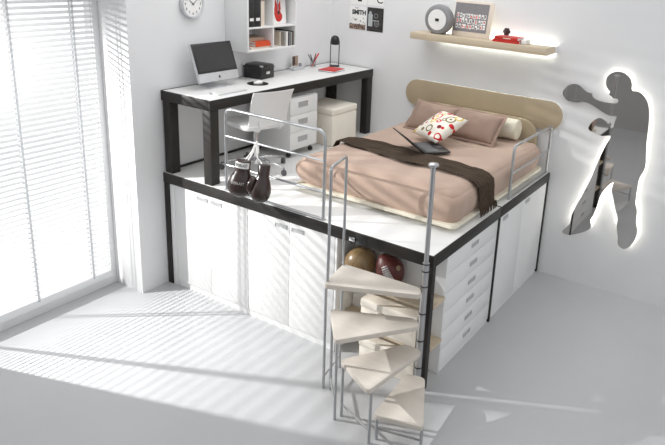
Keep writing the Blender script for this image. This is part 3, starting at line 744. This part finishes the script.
ws = thing('wall_shelf', 'long oak shelf with cool light behind it above the bed', 'shelf', (1.94, -0.15, 2.25))
obj('board', bx(1.222, 2.665, -0.300, -0.045, 2.258, 2.324, bev=0.002), M['oak'], ws, world=True)
obj('light_bar', bx(1.42, 2.66, -0.022, -0.002, 2.275, 2.305), M['ledcool'], ws, world=True, label='glowing light bar behind the shelf')
for x_ in (1.3, 2.655): obj('bracket', bx(x_, x_ + 0.02, -0.0445, -0.001, 2.262, 2.32), M['paper'], ws, world=True)
ZS = 2.3245
sp = thing('clock_radio', 'round grey clock radio with white face on the oak shelf', 'clock radio', (1.487, -0.20, ZS))
cR = 0.150; Cs = Matrix.Translation((1.487, -0.15, ZS + 0.142)) @ Matrix.Rotation(PI / 2, 4, 'X')
bm = la([(0, -0.02), (0.12, -0.02), (0.145, 0.0), (cR, 0.03), (0.148, 0.07), (0.135, 0.088), (0.108, 0.094), (0.104, 0.088), (0, 0.088)], 48, Cs)
for v in bm.verts: v.co.z = max(v.co.z, ZS + 0.004)
obj('body', bm, M['speaker'], sp, world=True)
fc = obj('face', la([(0, 0.0885), (0.103, 0.0885), (0.101, 0.092), (0, 0.094)], 48, Cs), M['paper'], sp, world=True)
obj('display', bx(1.470, 1.510, -0.248, -0.2435, ZS + 0.128, ZS + 0.155), M['blackpl'], fc, world=True)
obj('foot', bx(1.42, 1.555, -0.225, -0.15, ZS + 0.0005, ZS + 0.012, bev=0.003), M['greydark'], sp, world=True)
pf_ = thing('picture_board', 'leaning cream picture board with a grey team photo on the oak shelf', 'picture', (1.80, -0.12, ZS + 0.0005), (math.radians(-9), 0, 0))
obj('board', bx(-0.20, 0.215, 0.0, 0.012, 0, 0.345, bev=0.001), M['creambook'], pf_)
ph = obj('photo', bx(-0.195, 0.17, -0.0015, -0.0002, 0.045, 0.325), M['photogrey'], pf_)
rnd = random.Random(3); cols = {'light': bmesh.new(), 'dark': bmesh.new(), 'ochre': bmesh.new()}
for r_ in range(3):
    for c_ in range(11):
        x_ = -0.165 + c_ * 0.0295 + rnd.uniform(-0.004, 0.004); z_ = 0.075 + r_ * 0.052 + rnd.uniform(-0.005, 0.005)
        box(cols['light'], x_, x_ + 0.022, -0.0022, -0.0016, z_, z_ + 0.042)
        key = rnd.choice(['dark', 'dark', 'ochre'])
        box(cols[key], x_ + 0.004, x_ + 0.015, -0.0028, -0.0023, z_ + rnd.uniform(0, 0.015), z_ + rnd.uniform(0.02, 0.04))
obj('figures', cols['light'], M['paper'], ph); obj('dark_marks', cols['dark'], M['darkbook'], ph); obj('ochre_marks', cols['ochre'], M['orange'], ph)
zz = ZS + 0.0005
for k, (m_, lab, w_, dz, rz) in enumerate((('red', 'red book at the bottom of the pair on the oak shelf', 0.27, 0.026, 0.03), ('red', 'red book on top of the pair under the small ornament', 0.24, 0.026, -0.04))):
    bk = thing('book', lab, 'book', (2.235 + k * 0.005, -0.155, zz), (0, 0, rz), 'red books on the oak shelf')
    bm = bx(-w_ / 2, w_ / 2, -0.085, -0.082, 0, dz); box(bm, -w_ / 2, w_ / 2, -0.085, 0.085, 0, 0.0025); box(bm, -w_ / 2, w_ / 2, -0.085, 0.085, dz - 0.0025, dz)
    obj('cover', bm, M['red'], bk); obj('pages', bx(-w_ / 2 + 0.004, w_ / 2 - 0.004, -0.0815, 0.081, 0.0027, dz - 0.0027), M['paper'], bk); zz += dz + 0.0005
    if k == 1: obj('spine_title', bx(-0.03, 0.05, -0.0858, -0.0852, 0.009, 0.018), M['creambook'], bk)
bm = bx(2.375, 2.425, -0.2, -0.06, ZS + 0.0005, ZS + 0.04, bev=0.006); 
solo('paper_block', bm, M['paper'], 'small white notepad block at the right end of the red books', 'notepad')
orn = bmesh.new()
for k in range(6):
    a_ = 2 * PI * k / 6; s_ = bmesh.new(); bmesh.ops.create_uvsphere(s_, u_segments=12, v_segments=8, radius=0.017)
    tmp_merge(orn, s_, Matrix.Translation((2.205 + 0.022 * math.cos(a_), -0.155, zz + 0.041 + 0.022 * math.sin(a_))) @ Matrix.Scale(0.7, 4, (0, 1, 0)))
s_ = bmesh.new(); bmesh.ops.create_uvsphere(s_, u_segments=12, v_segments=8, radius=0.015); tmp_merge(orn, s_, Matrix.Translation((2.205, -0.168, zz + 0.041)))
solo('ornament', orn, M['darkbook'], 'small dark red flower shaped ornament on the red books', 'ornament')

# posters
def poster(x0, x1, z0, z1, label, m_='paper'):
    t = thing('poster', label, 'poster', ((x0 + x1) / 2, -0.001, z0), group='posters pinned in a square')
    obj('sheet', bx(x0, x1, -0.0035, -0.001, z0, z1), M[m_], t, world=True); return t
def facing(cx_, cz_, y_=-0.004): return Matrix.Translation((cx_, y_, cz_)) @ Matrix.Rotation(PI / 2, 4, 'X')
t = poster(0.250, 0.470, 2.238, 2.494, 'white poster with bold black lettering over a brown crowd photo')
obj('title', text_bm('SMITH', 0.066, 0.0004, facing(0.378, 2.427), 0.0035), M['ink'], t, world=True)
obj('subtitle', text_bm('THE', 0.028, 0.0004, facing(0.345, 2.474)), M['greymid'], t, world=True)
bm = bmesh.new(); rnd = random.Random(11)
obj('crowd_photo', bx(0.251, 0.469, -0.0042, -0.0036, 2.240, 2.30), M['photobrown'], t, world=True)
for k in range(70):
    x_ = rnd.uniform(0.252, 0.46); z_ = 2.242 + abs(rnd.gauss(0, 0.05)) * (1.5 if x_ < 0.33 else 1.0)
    if z_ > 2.39: continue
    box(bm, x_, x_ + rnd.uniform(0.004, 0.012), -0.0048, -0.0043, z_, z_ + rnd.uniform(0.006, 0.016))
obj('crowd_marks', bm, M['ink'], t, world=True)
t = poster(0.488, 0.700, 2.238, 2.496, 'dark black and white photo poster at the lower right of the poster square', 'photo')
bm = bx(0.505, 0.56, -0.0042, -0.0036, 2.292, 2.425); box(bm, 0.515, 0.545, -0.0042, -0.0036, 2.42, 2.452); box(bm, 0.555, 0.645, -0.0042, -0.0036, 2.352, 2.361)
obj('light_figure', bm, M['photolight'], t, world=True)
bm = bmesh.new(); disc_ring(bm, 0.026, 0.034, 0, 0.0006, 24, facing(0.617, 2.325, -0.0036)); disc_ring(bm, 0.008, 0.014, 0, 0.0006, 18, facing(0.617, 2.325, -0.0036)); disc_ring(bm, 0.02, 0.026, 0, 0.0006, 20, facing(0.605, 2.41, -0.0036))
obj('wheel', bm, M['greymid'], t, world=True)
t = poster(0.262, 0.478, 2.512, 2.772, 'pale poster at the upper left of the poster square')
obj('mark', bx(0.355, 0.41, -0.0042, -0.0036, 2.548, 2.62), M['ink'], t, world=True)
t = poster(0.490, 0.697, 2.517, 2.777, 'pale poster at the upper right of the poster square with a black curved letter')
obj('letter', text_bm('C', 0.13, 0.0004, facing(0.645, 2.587)), M['ink'], t, world=True)

# boxer mirror
CAMP = Vector((4.5916, -6.0886, 3.0421)); RX, RO, RZ = 0.28928, 0.061411, 0.528368; FP, CX, CY = 651.954, 402.034, 151.701
cz_, sz_ = math.cos(RZ), math.sin(RZ)
FW = Vector((-sz_ * math.cos(RX), cz_ * math.cos(RX), -math.sin(RX))); RT0 = Vector((cz_, sz_, 0)); UP0 = RT0.cross(FW)
RT = RT0 * math.cos(RO) + UP0 * math.sin(RO); UP = UP0 * math.cos(RO) - RT0 * math.sin(RO)
YM = -0.05
SIL = [(2.791,1.891),(2.803,1.938),(2.843,1.984),(2.901,2.002),(2.947,1.989),(2.98,1.965),(3.021,1.941),(3.061,1.937),(3.078,1.905),(3.117,1.885),(3.184,1.875),(3.25,1.875),(3.298,1.881),(3.312,1.903),(3.299,1.923),(3.265,1.922),(3.246,1.936),(3.222,1.951),(3.226,1.977),(3.204,1.998),(3.18,2.04),(3.178,2.096),(3.205,2.141),(3.264,2.17),(3.328,2.163),(3.382,2.125),(3.407,2.074),(3.416,2.019),(3.466,2.016),(3.516,1.993),(3.565,1.933),(3.593,1.845),(3.608,1.717),(3.613,1.59),(3.627,1.461),(3.638,1.334),(3.606,1.225),(3.603,1.132),(3.608,0.985),(3.633,0.916),(3.642,0.793),(3.666,0.725),(3.66,0.635),(3.62,0.541),(3.566,0.505),(3.514,0.536),(3.5,0.616),(3.476,0.711),(3.474,0.789),(3.439,0.878),(3.399,0.993),(3.377,1.063),(3.381,1.135),(3.329,1.077),(3.284,0.978),(3.266,0.86),(3.244,0.764),(3.223,0.707),(3.238,0.637),(3.186,0.58),(3.051,0.505),(2.975,0.51),(2.984,0.551),(3.031,0.618),(3.039,0.71),(3.067,0.817),(3.103,0.915),(3.144,1.045),(3.177,1.152),(3.207,1.284),(3.228,1.363),(3.265,1.484),(3.292,1.57),(3.217,1.556),(3.158,1.571),(3.08,1.596),(3.105,1.67),(3.164,1.721),(3.224,1.701),(3.25,1.682),(3.267,1.697),(3.282,1.676),(3.282,1.649),(3.304,1.659),(3.308,1.706),(3.318,1.762),(3.259,1.758),(3.199,1.776),(3.144,1.801),(3.081,1.829),(3.027,1.844),(2.983,1.846),(2.939,1.83),(2.894,1.829),(2.839,1.837)]
def smooth_closed(P, n=3):
    out = []; N = len(P)
    for i in range(N):
        p0, p1, p2, p3 = P[i - 1], P[i], P[(i + 1) % N], P[(i + 2) % N]
        for k in range(n):
            t = k / n
            out.append(tuple(0.5 * (2 * p1[a] + (p2[a] - p0[a]) * t + (2 * p0[a] - 5 * p1[a] + 4 * p2[a] - p3[a]) * t * t + (3 * p1[a] - p0[a] - 3 * p2[a] + p3[a]) * t ** 3) * 1.0 for a in (0, 1)))
    return out
sil = smooth_closed(SIL, 3)
bxr = thing('boxer_mirror', 'large boxer silhouette mirror with glowing edges on the right wall', 'mirror', (3.35, 0, 0.5))
bm = bmesh.new(); t = bmesh.new()
f = t.faces.new([t.verts.new((x, YM, z_)) for x, z_ in sil]); r_ = bmesh.ops.extrude_face_region(t, geom=[f])
bmesh.ops.translate(t, vec=(0, 0.012, 0), verts=[v for v in r_['geom'] if isinstance(v, bmesh.types.BMVert)])
bmesh.ops.triangulate(t, faces=[q for q in t.faces if len(q.verts) > 4]); bmesh.ops.recalc_face_normals(t, faces=t.faces); tmp_merge(bm, t)
obj('silhouette', bm, M['mirror'], bxr, world=True, angle=20)
# light strip set in from the outline, behind the mirror
N = len(SIL); ins = []; SIGN = -1
for i in range(N):
    a, b, c = Vector(SIL[i - 1]), Vector(SIL[i]), Vector(SIL[(i + 1) % N])
    d = ((b - a).normalized() + (c - b).normalized()); d = d.normalized() if d.length > 1e-4 else (c - a).normalized()
    ins.append(b + Vector((-d.y, d.x)) * 0.030 * SIGN)
def seg_strip(i0, i1):
    P = [ins[k % N] for k in range(i0, i1 + 1)]
    return tb([(p.x, -0.022, p.y) for p in P], 0.007, 6)
for i0, i1 in ((17, 27), (28, 44), (47, 58), (63, 72)):
    obj('light_strip', seg_strip(i0, i1), M['ledwarm'], bxr, world=True, label='glowing strip behind the mirror edge')
bm = bmesh.new()
for x_, z_ in ((3.35, 1.6), (3.40, 1.1), (3.55, 0.7)): cyl(bm, (x_, -0.038, z_), 0.02, 0.037, 12, 'y')
obj('spacer', bm, M['greydark'], bxr, world=True)

# ================================================================== LEFT WALL
wc = thing('wall_cabinet', 'open white pigeonhole cabinet on the left wall above the desk', 'shelf unit', (0, -1.3, 2.11))
SY0, SY1, SZ0, SD = -1.645, -0.955, 2.112, 0.285
STP = 2.95
obj('side_panel', bx(0.002, SD, SY0, SY0 + 0.018, SZ0, STP, bev=0.001), M['white'], wc, world=True)
obj('side_panel', bx(0.002, SD, SY1 - 0.018, SY1, SZ0, STP, bev=0.001), M['white'], wc, world=True)
obj('bottom_panel', bx(0.002, SD, SY0 + 0.0185, SY1 - 0.0185, SZ0, SZ0 + 0.018, bev=0.001), M['white'], wc, world=True)
obj('top_panel', bx(0.002, SD, SY0 + 0.0185, SY1 - 0.0185, STP - 0.018, STP, bev=0.001), M['white'], wc, world=True)
obj('back_panel', bx(0.002, 0.01, SY0 + 0.0185, SY1 - 0.0185, SZ0 + 0.0185, STP - 0.0185), M['white'], wc, world=True)
YD = -1.292
obj('divider', bx(0.0105, SD - 0.002, YD - 0.008, YD + 0.008, SZ0 + 0.0185, STP - 0.0185, bev=0.001), M['white'], wc, world=True)
for z_ in (2.325, 2.63):
    for a, b in ((SY0 + 0.0185, YD - 0.0085), (YD + 0.0085, SY1 - 0.0185)):
        obj('shelf', bx(0.0105, SD - 0.002, a, b, z_, z_ + 0.016, bev=0.001), M['white'], wc, world=True)
ZU = 2.3415
def binder(y0, y1, label):
    t = thing('binder', label, 'binder', (0.15, (y0 + y1) / 2, ZU), group='black binders')
    obj('cover', bx(0.03, 0.268, y0, y1, ZU + 0.0005, ZU + 0.275, bev=0.002), M['blackpl'], t, world=True)
    obj('spine_label', bx(0.2682, 0.2692, y0 + 0.015, y1 - 0.015, ZU + 0.055, ZU + 0.082), M['paper'], t, world=True)
binder(-1.612, -1.532, 'left black binder with white spine label in the white wall cabinet')
binder(-1.529, -1.450, 'right black binder with white spine label in the white wall cabinet')
def book(x0, x1, y0, y1, z0, z1, m_, label, upright, group):
    t = thing('book', label, 'book', ((x0 + x1) / 2, (y0 + y1) / 2, z0), group=group); c = 0.0022
    if upright:
        bm = bx(x0, x1, y0, y0 + c, z0, z1); box(bm, x0, x1, y1 - c, y1, z0, z1); box(bm, x1 - c, x1, y0 + c, y1 - c, z0, z1)
        pg = bx(x0 + 0.003, x1 - c - 0.0003, y0 + c + 0.0002, y1 - c - 0.0002, z0 + 0.002, z1 - 0.003)
    else:
        bm = bx(x0, x1, y0, y1, z0, z0 + c); box(bm, x0, x1, y0, y1, z1 - c, z1); box(bm, x1 - c, x1, y0, y1, z0 + c, z1 - c)
        pg = bx(x0 + 0.003, x1 - c - 0.0003, y0 + 0.003, y1 - 0.003, z0 + c + 0.0002, z1 - c - 0.0002)
    obj('cover', bm, M[m_], t, world=True); obj('pages', pg, M['paper'], t, world=True); return t
book(0.06, 0.255, -1.442, -1.388, ZU + 0.0005, ZU + 0.235, 'creambook', 'cream upright book beside the right black binder', True, None)
ZL = SZ0 + 0.0187
for k, (x0, x1, y0, y1, dz, m_, lab) in enumerate(((0.05, 0.262, -1.575, -1.315, 0.022, 'creambook', 'cream book at the bottom of the flat stack in the wall cabinet'), (0.06, 0.268, -1.522, -1.315, 0.026, 'orange', 'orange red book second from the bottom of the flat stack in the wall cabinet'), (0.05, 0.266, -1.522, -1.325, 0.022, 'orange', 'orange red book directly under the pale topmost book of the flat stack'), (0.04, 0.21, -1.58, -1.335, 0.03, 'beigebook', 'beige book on top of the flat stack in the wall cabinet'))):
    book(x0, x1, y0, y1, ZL, ZL + dz, m_, lab, False, 'flat books in the wall cabinet'); ZL += dz + 0.0004
ZL = SZ0 + 0.0187
y = -1.272
for k, (dy, hz, dx, m_, lab) in enumerate(((0.105, 0.135, 0.10, 'beigebook', 'wide beige album standing leftmost in the row of upright books'), (0.022, 0.140, 0.20, 'creambook', 'cream book standing right of the wide beige album'), (0.018, 0.132, 0.24, 'greybook', 'grey book standing third in the row of upright books'), (0.022, 0.142, 0.25, 'paper', 'white book standing fourth in the row of upright books'), (0.022, 0.136, 0.25, 'darkbook', 'dark book standing fifth in the row of upright books'), (0.018, 0.138, 0.24, 'bluebook', 'pale blue book standing sixth in the row of upright books'), (0.02, 0.133, 0.25, 'greybook', 'grey book standing beside the rightmost dark book'), (0.024, 0.14, 0.245, 'darkbook', 'dark book standing rightmost in the row of upright books'))):
    book(0.03, 0.02 + dx, y, y + dy, ZL, ZL + hz, m_, lab, True, 'upright books in the wall cabinet'); y += dy + 0.002 + (0.03 if k == 0 else 0)
bm = bx(0.16, 0.25, -1.25, -1.20, ZL, ZL + 0.01); solo('card_box', bm, M['creambook'], 'small flat cream card box in front of the wide beige album', 'box')
# guitar card
gc = thing('guitar_card', 'white card with a red electric guitar picture in the wall cabinet', 'picture', (0.20, -1.13, ZU + 0.0005), (0, math.radians(-4), 0))
obj('card', bx(-0.004, 0, -0.10, 0.115, 0, 0.28), M['paper'], gc)
body = smooth_closed([(-0.055, 0.10), (-0.062, 0.135), (-0.045, 0.165), (-0.04, 0.21), (-0.025, 0.235), (-0.01, 0.19), (0.005, 0.19), (0.02, 0.20), (0.036, 0.23), (0.038, 0.19), (0.042, 0.15), (0.035, 0.115), (0.058, 0.085), (0.052, 0.045), (0.015, 0.022), (-0.03, 0.035)][::-1], 3)
gb = obj('guitar_body', pr(body, 0.0002, 0.0012, 'yz'), M['red'], gc)
obj('guitar_neck', bx(0.0013, 0.0018, -0.006, 0.010, 0.12, 0.275), M['greymid'], gc)
obj('guitar_pickup', bx(0.0013, 0.002, -0.006, 0.022, 0.095, 0.125), M['ink'], gc)

# clock
ck = thing('wall_clock', 'round silver-rimmed wall clock on the left wall above the computer', 'clock', (0, -2.05, 2.42))
Kc = Matrix.Translation((0.002, -2.048, 2.545)) @ Matrix.Rotation(PI / 2, 4, 'Y')
obj('rim', la([(0, 0), (0.118, 0), (0.125, 0.01), (0.125, 0.032), (0.118, 0.04), (0.107, 0.038), (0.105, 0.028), (0, 0.028)], 48, Kc), M['alu'], ck, world=True)
obj('dial', la([(0, 0.0282), (0.104, 0.0282), (0.104, 0.0295), (0, 0.0295)], 48, Kc), M['paper'], ck, world=True)
bm = bmesh.new()
for h_ in range(1, 13):
    a_ = 2 * PI * h_ / 12; yy, zz_ = -2.048 + 0.083 * math.sin(a_), 2.545 + 0.083 * math.cos(a_)
    t = text_bm(str(h_), 0.034, 0.0005, Matrix.Translation((0.0325, yy, zz_)) @ Matrix.Rotation(PI / 2, 4, 'Z') @ Matrix.Rotation(PI / 2, 4, 'X')); tmp_merge(bm, t)
obj('numerals', bm, M['greydark'], ck, world=True)
def hand(name, ang, ln, w_):
    d = Vector((0, math.sin(ang), math.cos(ang))); s = Vector((0, d.z, -d.y)); bm = bmesh.new(); c = Vector((0.0345, -2.048, 2.545))
    vs = [bm.verts.new(c + Vector((dx, 0, 0)) + d * l + s * q) for dx in (0, 0.001) for l, q in ((-0.015, -w_), (-0.015, w_), (ln, w_ * 0.6), (ln, -w_ * 0.6))]
    for f_ in ((0, 1, 2, 3), (7, 6, 5, 4), (0, 4, 5, 1), (1, 5, 6, 2), (2, 6, 7, 3), (3, 7, 4, 0)): bm.faces.new([vs[i] for i in f_])
    obj(name, bm, M['ink'], ck, world=True)
hand('hour_hand', math.radians(-48), 0.055, 0.004); hand('minute_hand', math.radians(55), 0.08, 0.0028)

# ================================================================== NICHE CONTENTS
zz = 0.6655
gb_ = thing('ball', 'golden brown leather ball on the upper niche shelf', 'ball', (2.075, -2.303, zz))
bm = bmesh.new(); bmesh.ops.create_uvsphere(bm, u_segments=40, v_segments=24, radius=0.124); bmesh.ops.translate(bm, vec=(0, 0, 0.1245), verts=bm.verts)
obj('skin', bm, M['gold'], gb_)
bm = bmesh.new()
for rot in (Matrix.Rotation(0.4, 3, 'X'), Matrix.Rotation(PI / 2 + 0.3, 3, 'Y'), Matrix.Rotation(1.3, 3, 'X') @ Matrix.Rotation(0.7, 3, 'Y')):
    tube(bm, [rot @ Vector((0.1237 * math.cos(2 * PI * k / 40), 0.1237 * math.sin(2 * PI * k / 40), 0)) + Vector((0, 0, 0.1245)) for k in range(40)], 0.0016, 5, closed=True)
obj('seams', bm, M['golddark'], gb_)
fb = thing('football', 'maroon leather football with white laces on the upper niche shelf', 'football', (2.335, -2.292, zz))
fz = Vector((0.43, 0.25, -0.85)).normalized(); fx = Vector((0.46, -0.82, 0.30)); fx = (fx - fz * fx.dot(fz)).normalized(); fy = fz.cross(fx)
Fm = Matrix(((fx.x, fy.x, fz.x, 0), (fx.y, fy.y, fz.y, 0), (fx.z, fy.z, fz.z, 0.138), (0, 0, 0, 1)))
prof = []
for k in range(17):
    t_ = -1 + 2 * k / 16; prof.append((0.106 * max(0, 1 - abs(t_) ** 1.9) ** 0.72, 0.142 * t_))
obj('skin', la(prof, 32, Fm), M['football'], fb)
def fpt(t_, a_, k=1.0):
    r_ = 0.106 * max(0, 1 - abs(t_) ** 1.9) ** 0.72 * k; return Fm @ Vector((r_ * math.cos(a_), r_ * math.sin(a_), 0.142 * t_))
bm = bmesh.new(); a0 = math.radians(14)
tube(bm, [fpt(-0.58 + 0.84 * k / 10, a0, 1.02) for k in range(11)], 0.002, 6)
for k in range(8):
    t_ = -0.52 + 0.72 * k / 7; tube(bm, [fpt(t_, a0 - 0.27, 1.0), fpt(t_, a0, 1.04), fpt(t_, a0 + 0.27, 1.0)], 0.0035, 6)
obj('laces', bm, M['paper'], fb)
pc = fpt(-0.1, a0 - 0.95, 1.0); nv = (fpt(-0.1, a0 - 0.95, 1.1) - pc).normalized(); q = nv.to_track_quat('Z', 'Y').to_matrix().to_4x4()
obj('emblem', la([(0, 0.002), (0.02, 0.0), (0.019, -0.006), (0, -0.006)], 20, Matrix.Translation(pc + nv * 0.001) @ q), M['gold'], fb)
def niche_box(z0, hgt, label):
    t = thing('storage_box', label, 'box', (2.41, -2.30, z0 + 0.0005), group='cream boxes in the stair niche')
    obj('body', bx(-0.245, 0.245, -0.108, 0.108, 0, hgt - 0.07, bev=0.006), M['creambox'], t)
    obj('lid', bx(-0.25, 0.25, -0.113, 0.113, hgt - 0.068, hgt, bev=0.012, seg=3), M['creambox'], t)
niche_box(0.315, 0.245, 'cream lidded box on the middle niche shelf, upper of two')
niche_box(0.0, 0.225, 'cream lidded box on the floor of the niche, lower of two')

# ================================================================== BOXING GLOVES
X3, Y3, Z3 = Vector((1, 0, 0)), Vector((0, 1, 0)), Vector((0, 0, 1))
def glove(label, loc, rot, lace, sc):
    t = thing('boxing_glove', label, 'boxing glove', loc, rot, 'pair of hanging boxing gloves'); t.scale = sc
    # hangs from z = 0 down: cuff, wrist, fist
    secs = [(0, 0.0, 0.046, 0.038), (0, -0.01, 0.052, 0.043), (0, -0.075, 0.050, 0.043), (0, -0.10, 0.052, 0.047), (0.0, -0.135, 0.068, 0.058), (0.0, -0.18, 0.083, 0.070), (0.0, -0.225, 0.090, 0.077), (0.0, -0.265, 0.083, 0.073), (0.0, -0.295, 0.064, 0.058), (0.0, -0.312, 0.034, 0.032), (0, -0.317, 0.01, 0.01)]
    bm = bmesh.new(); loft(bm, [((0, cy_, z_), X3, Y3, rx, ry) for cy_, z_, rx, ry in secs], 24)
    obj('fist', bm, M['leather'], t, angle=80)
    bm = bmesh.new(); loft(bm, [((0.075, -0.02, -0.12), X3, Y3, 0.02, 0.022), ((0.088, -0.03, -0.15), X3, Y3, 0.028, 0.03), ((0.094, -0.035, -0.19), X3, Y3, 0.031, 0.033), ((0.088, -0.04, -0.225), X3, Y3, 0.027, 0.03), ((0.078, -0.042, -0.25), X3, Y3, 0.012, 0.014)], 16)
    obj('thumb', bm, M['leather'], t, angle=80)
    bm = bmesh.new(); loft(bm, [((0, 0, -0.006), X3, Y3, 0.0535, 0.0445), ((0, 0, -0.066), X3, Y3, 0.0535, 0.0455)], 24, cap=False)
    # white cuff label facing the viewer
    bm.free(); bm = bmesh.new(); g = []
    for i in range(9):
        a_ = math.radians(-150 + 120 * i / 8); g.append([bm.verts.new((0.0545 * math.cos(a_), 0.0460 * math.sin(a_), z_)) for z_ in (-0.012, -0.062)])
    for i in range(8): bm.faces.new((g[i][0], g[i][1], g[i + 1][1], g[i + 1][0]))
    bmesh.ops.recalc_face_normals(bm, faces=bm.faces); r_ = bmesh.ops.solidify(bm, geom=bm.faces[:], thickness=0.0012)
    lb = obj('cuff_label', bm, M['paper'], t, label='white cuff label')
    def wrap(b_, R0, R1):
        for v in b_.verts:
            a_ = v.co.x / R0 - PI / 2; k = 1 + (0.0018 + v.co.y * -1) / R0
            v.co = Vector((R0 * k * math.cos(a_), R1 * k * math.sin(a_), v.co.z))
        return b_
    tx = text_bm('EVERLAST', 0.019, 0.0004, Matrix.Rotation(PI / 2, 4, 'X')); bmesh.ops.translate(tx, vec=(0, 0, -0.037), verts=tx.verts)
    for v in tx.verts: v.co.z = -0.037 + (v.co.z + 0.037) * 1.9
    obj('lettering', wrap(tx, 0.0550, 0.0465), M['ink'], lb)
    # fist lettering patch
    tx = text_bm('EVERLAST', 0.020, 0.0004, Matrix.Rotation(PI / 2, 4, 'X'))
    for v in tx.verts:
        a_ = v.co.x / 0.082 - PI / 2 - 0.1; z_ = v.co.z * 1.6 - 0.185; v.co = Vector((0.0858 * math.cos(a_), 0.0728 * math.sin(a_), z_))
    obj('fist_lettering', tx, M['paper'], t)
    bm = bmesh.new(); tube(bm, [(0.0535 * math.cos(2 * PI * k / 28), 0.0445 * math.sin(2 * PI * k / 28), -0.072) for k in range(28)], 0.003, 6, closed=True)
    obj('cuff_trim', bm, M['darkbook'], t)
    if lace: obj('lace', lace, M['paper'], t, world=True)
    return t
GX = 1.094
lace = tb([(1.125, RY - 0.165, 1.46), (1.100, RY - 0.055, 1.51), (1.090, RY - 0.017, 1.55), (1.095, RY, 1.576), (1.10, RY + 0.017, 1.555), (1.10, RY + 0.016, 1.48)], 0.0055, 8)
tube(lace, [(1.155, RY - 0.165, 1.46), (1.118, RY - 0.06, 1.51), (1.104, RY - 0.018, 1.55), (1.108, RY, 1.577), (1.116, RY - 0.018, 1.55), (1.16, RY - 0.06, 1.47), (1.265, RY - 0.10, 1.43)], 0.0055, 8)
glove('left dark oxblood boxing glove with white cuff label on the front rail', (1.135, RY - 0.185, 1.475), (math.radians(-4), math.radians(6), math.radians(28)), lace, (1.15, 1.02, 0.93))
glove('right dark oxblood boxing glove turned sideways on the front rail', (1.280, RY - 0.105, 1.45), (math.radians(3), math.radians(-12), math.radians(-105)), None, (0.92, 0.90, 0.95))

# ================================================================== CAMERA, LIGHT
cam = bpy.data.cameras.new('camera'); co = bpy.data.objects.new('camera', cam); COL.objects.link(co)
cam.sensor_width = 36; cam.lens = 36 * FP / 665; cam.shift_x = (332.5 - CX) / 665; cam.shift_y = (CY - 222.5) / 665
BK = -FW
co.matrix_world = Matrix(((RT.x, UP.x, BK.x, CAMP.x), (RT.y, UP.y, BK.y, CAMP.y), (RT.z, UP.z, BK.z, CAMP.z), (0, 0, 0, 1)))
cam.clip_start = 0.05; scene.camera = co

wd = bpy.data.worlds.new('world'); scene.world = wd; wd.use_nodes = True
nt = wd.node_tree; bg = nt.nodes['Background']
tc = nt.nodes.new('ShaderNodeTexCoord'); sx = nt.nodes.new('ShaderNodeSeparateXYZ'); mz = nt.nodes.new('ShaderNodeMapRange'); mx_ = nt.nodes.new('ShaderNodeMapRange'); ad = nt.nodes.new('ShaderNodeMath')
L = nt.links.new
L(tc.outputs['Generated'], sx.inputs[0]); L(sx.outputs['Z'], mz.inputs['Value']); L(sx.outputs['X'], mx_.inputs['Value'])
mz.interpolation_type = 'SMOOTHSTEP'; mx_.interpolation_type = 'SMOOTHSTEP'
mz.inputs['From Min'].default_value = -0.05; mz.inputs['From Max'].default_value = 0.8; mz.inputs['To Min'].default_value = 0.94; mz.inputs['To Max'].default_value = 0.66
mx_.inputs['From Min'].default_value = 0.1; mx_.inputs['From Max'].default_value = -0.9; mx_.inputs['To Min'].default_value = 0.0; mx_.inputs['To Max'].default_value = 0.2
ad.operation = 'ADD'; L(mz.outputs[0], ad.inputs[0]); L(mx_.outputs[0], ad.inputs[1]); L(ad.outputs[0], bg.inputs['Strength'])
bg.inputs['Color'].default_value = (0.97, 0.985, 1.0, 1)

def lamp(name, kind, loc, power, size, target=None, color=(1, 1, 1)):
    l = bpy.data.lights.new(name, kind); l.energy = power; l.color = color
    o = bpy.data.objects.new(name, l); COL.objects.link(o); o.location = loc
    if kind == 'AREA': l.shape = 'DISK'; l.size = size
    else: l.shadow_soft_size = size
    if target is not None: o.rotation_euler = (Vector(target) - Vector(loc)).to_track_quat('-Z', 'Y').to_euler()
    return o
dl = lamp('daylight_lamp', 'SPOT', (-1.75, -4.62, 2.65), 1050, 0.019, target=(1.5, -2.9, 0.2), color=(1.0, 0.99, 0.97))
dl.data.spot_size = math.radians(78); dl.data.spot_blend = 1.0
lamp('overhead_fill', 'AREA', (1.3, -1.5, 4.3), 33, 2.4, target=(1.3, -1.5, 0))  # added fill light, no real fixture; brightens desk, deck and bed from above

vs = scene.view_settings
scene.display_settings.display_device = 'sRGB'
vs.view_transform = 'Standard'; vs.look = 'None'; vs.gamma = 1.0; vs.exposure = 0.27; vs.use_curve_mapping = False
scene.cycles.max_bounces = 8; scene.cycles.diffuse_bounces = 5; scene.cycles.sample_clamp_indirect = 4.0
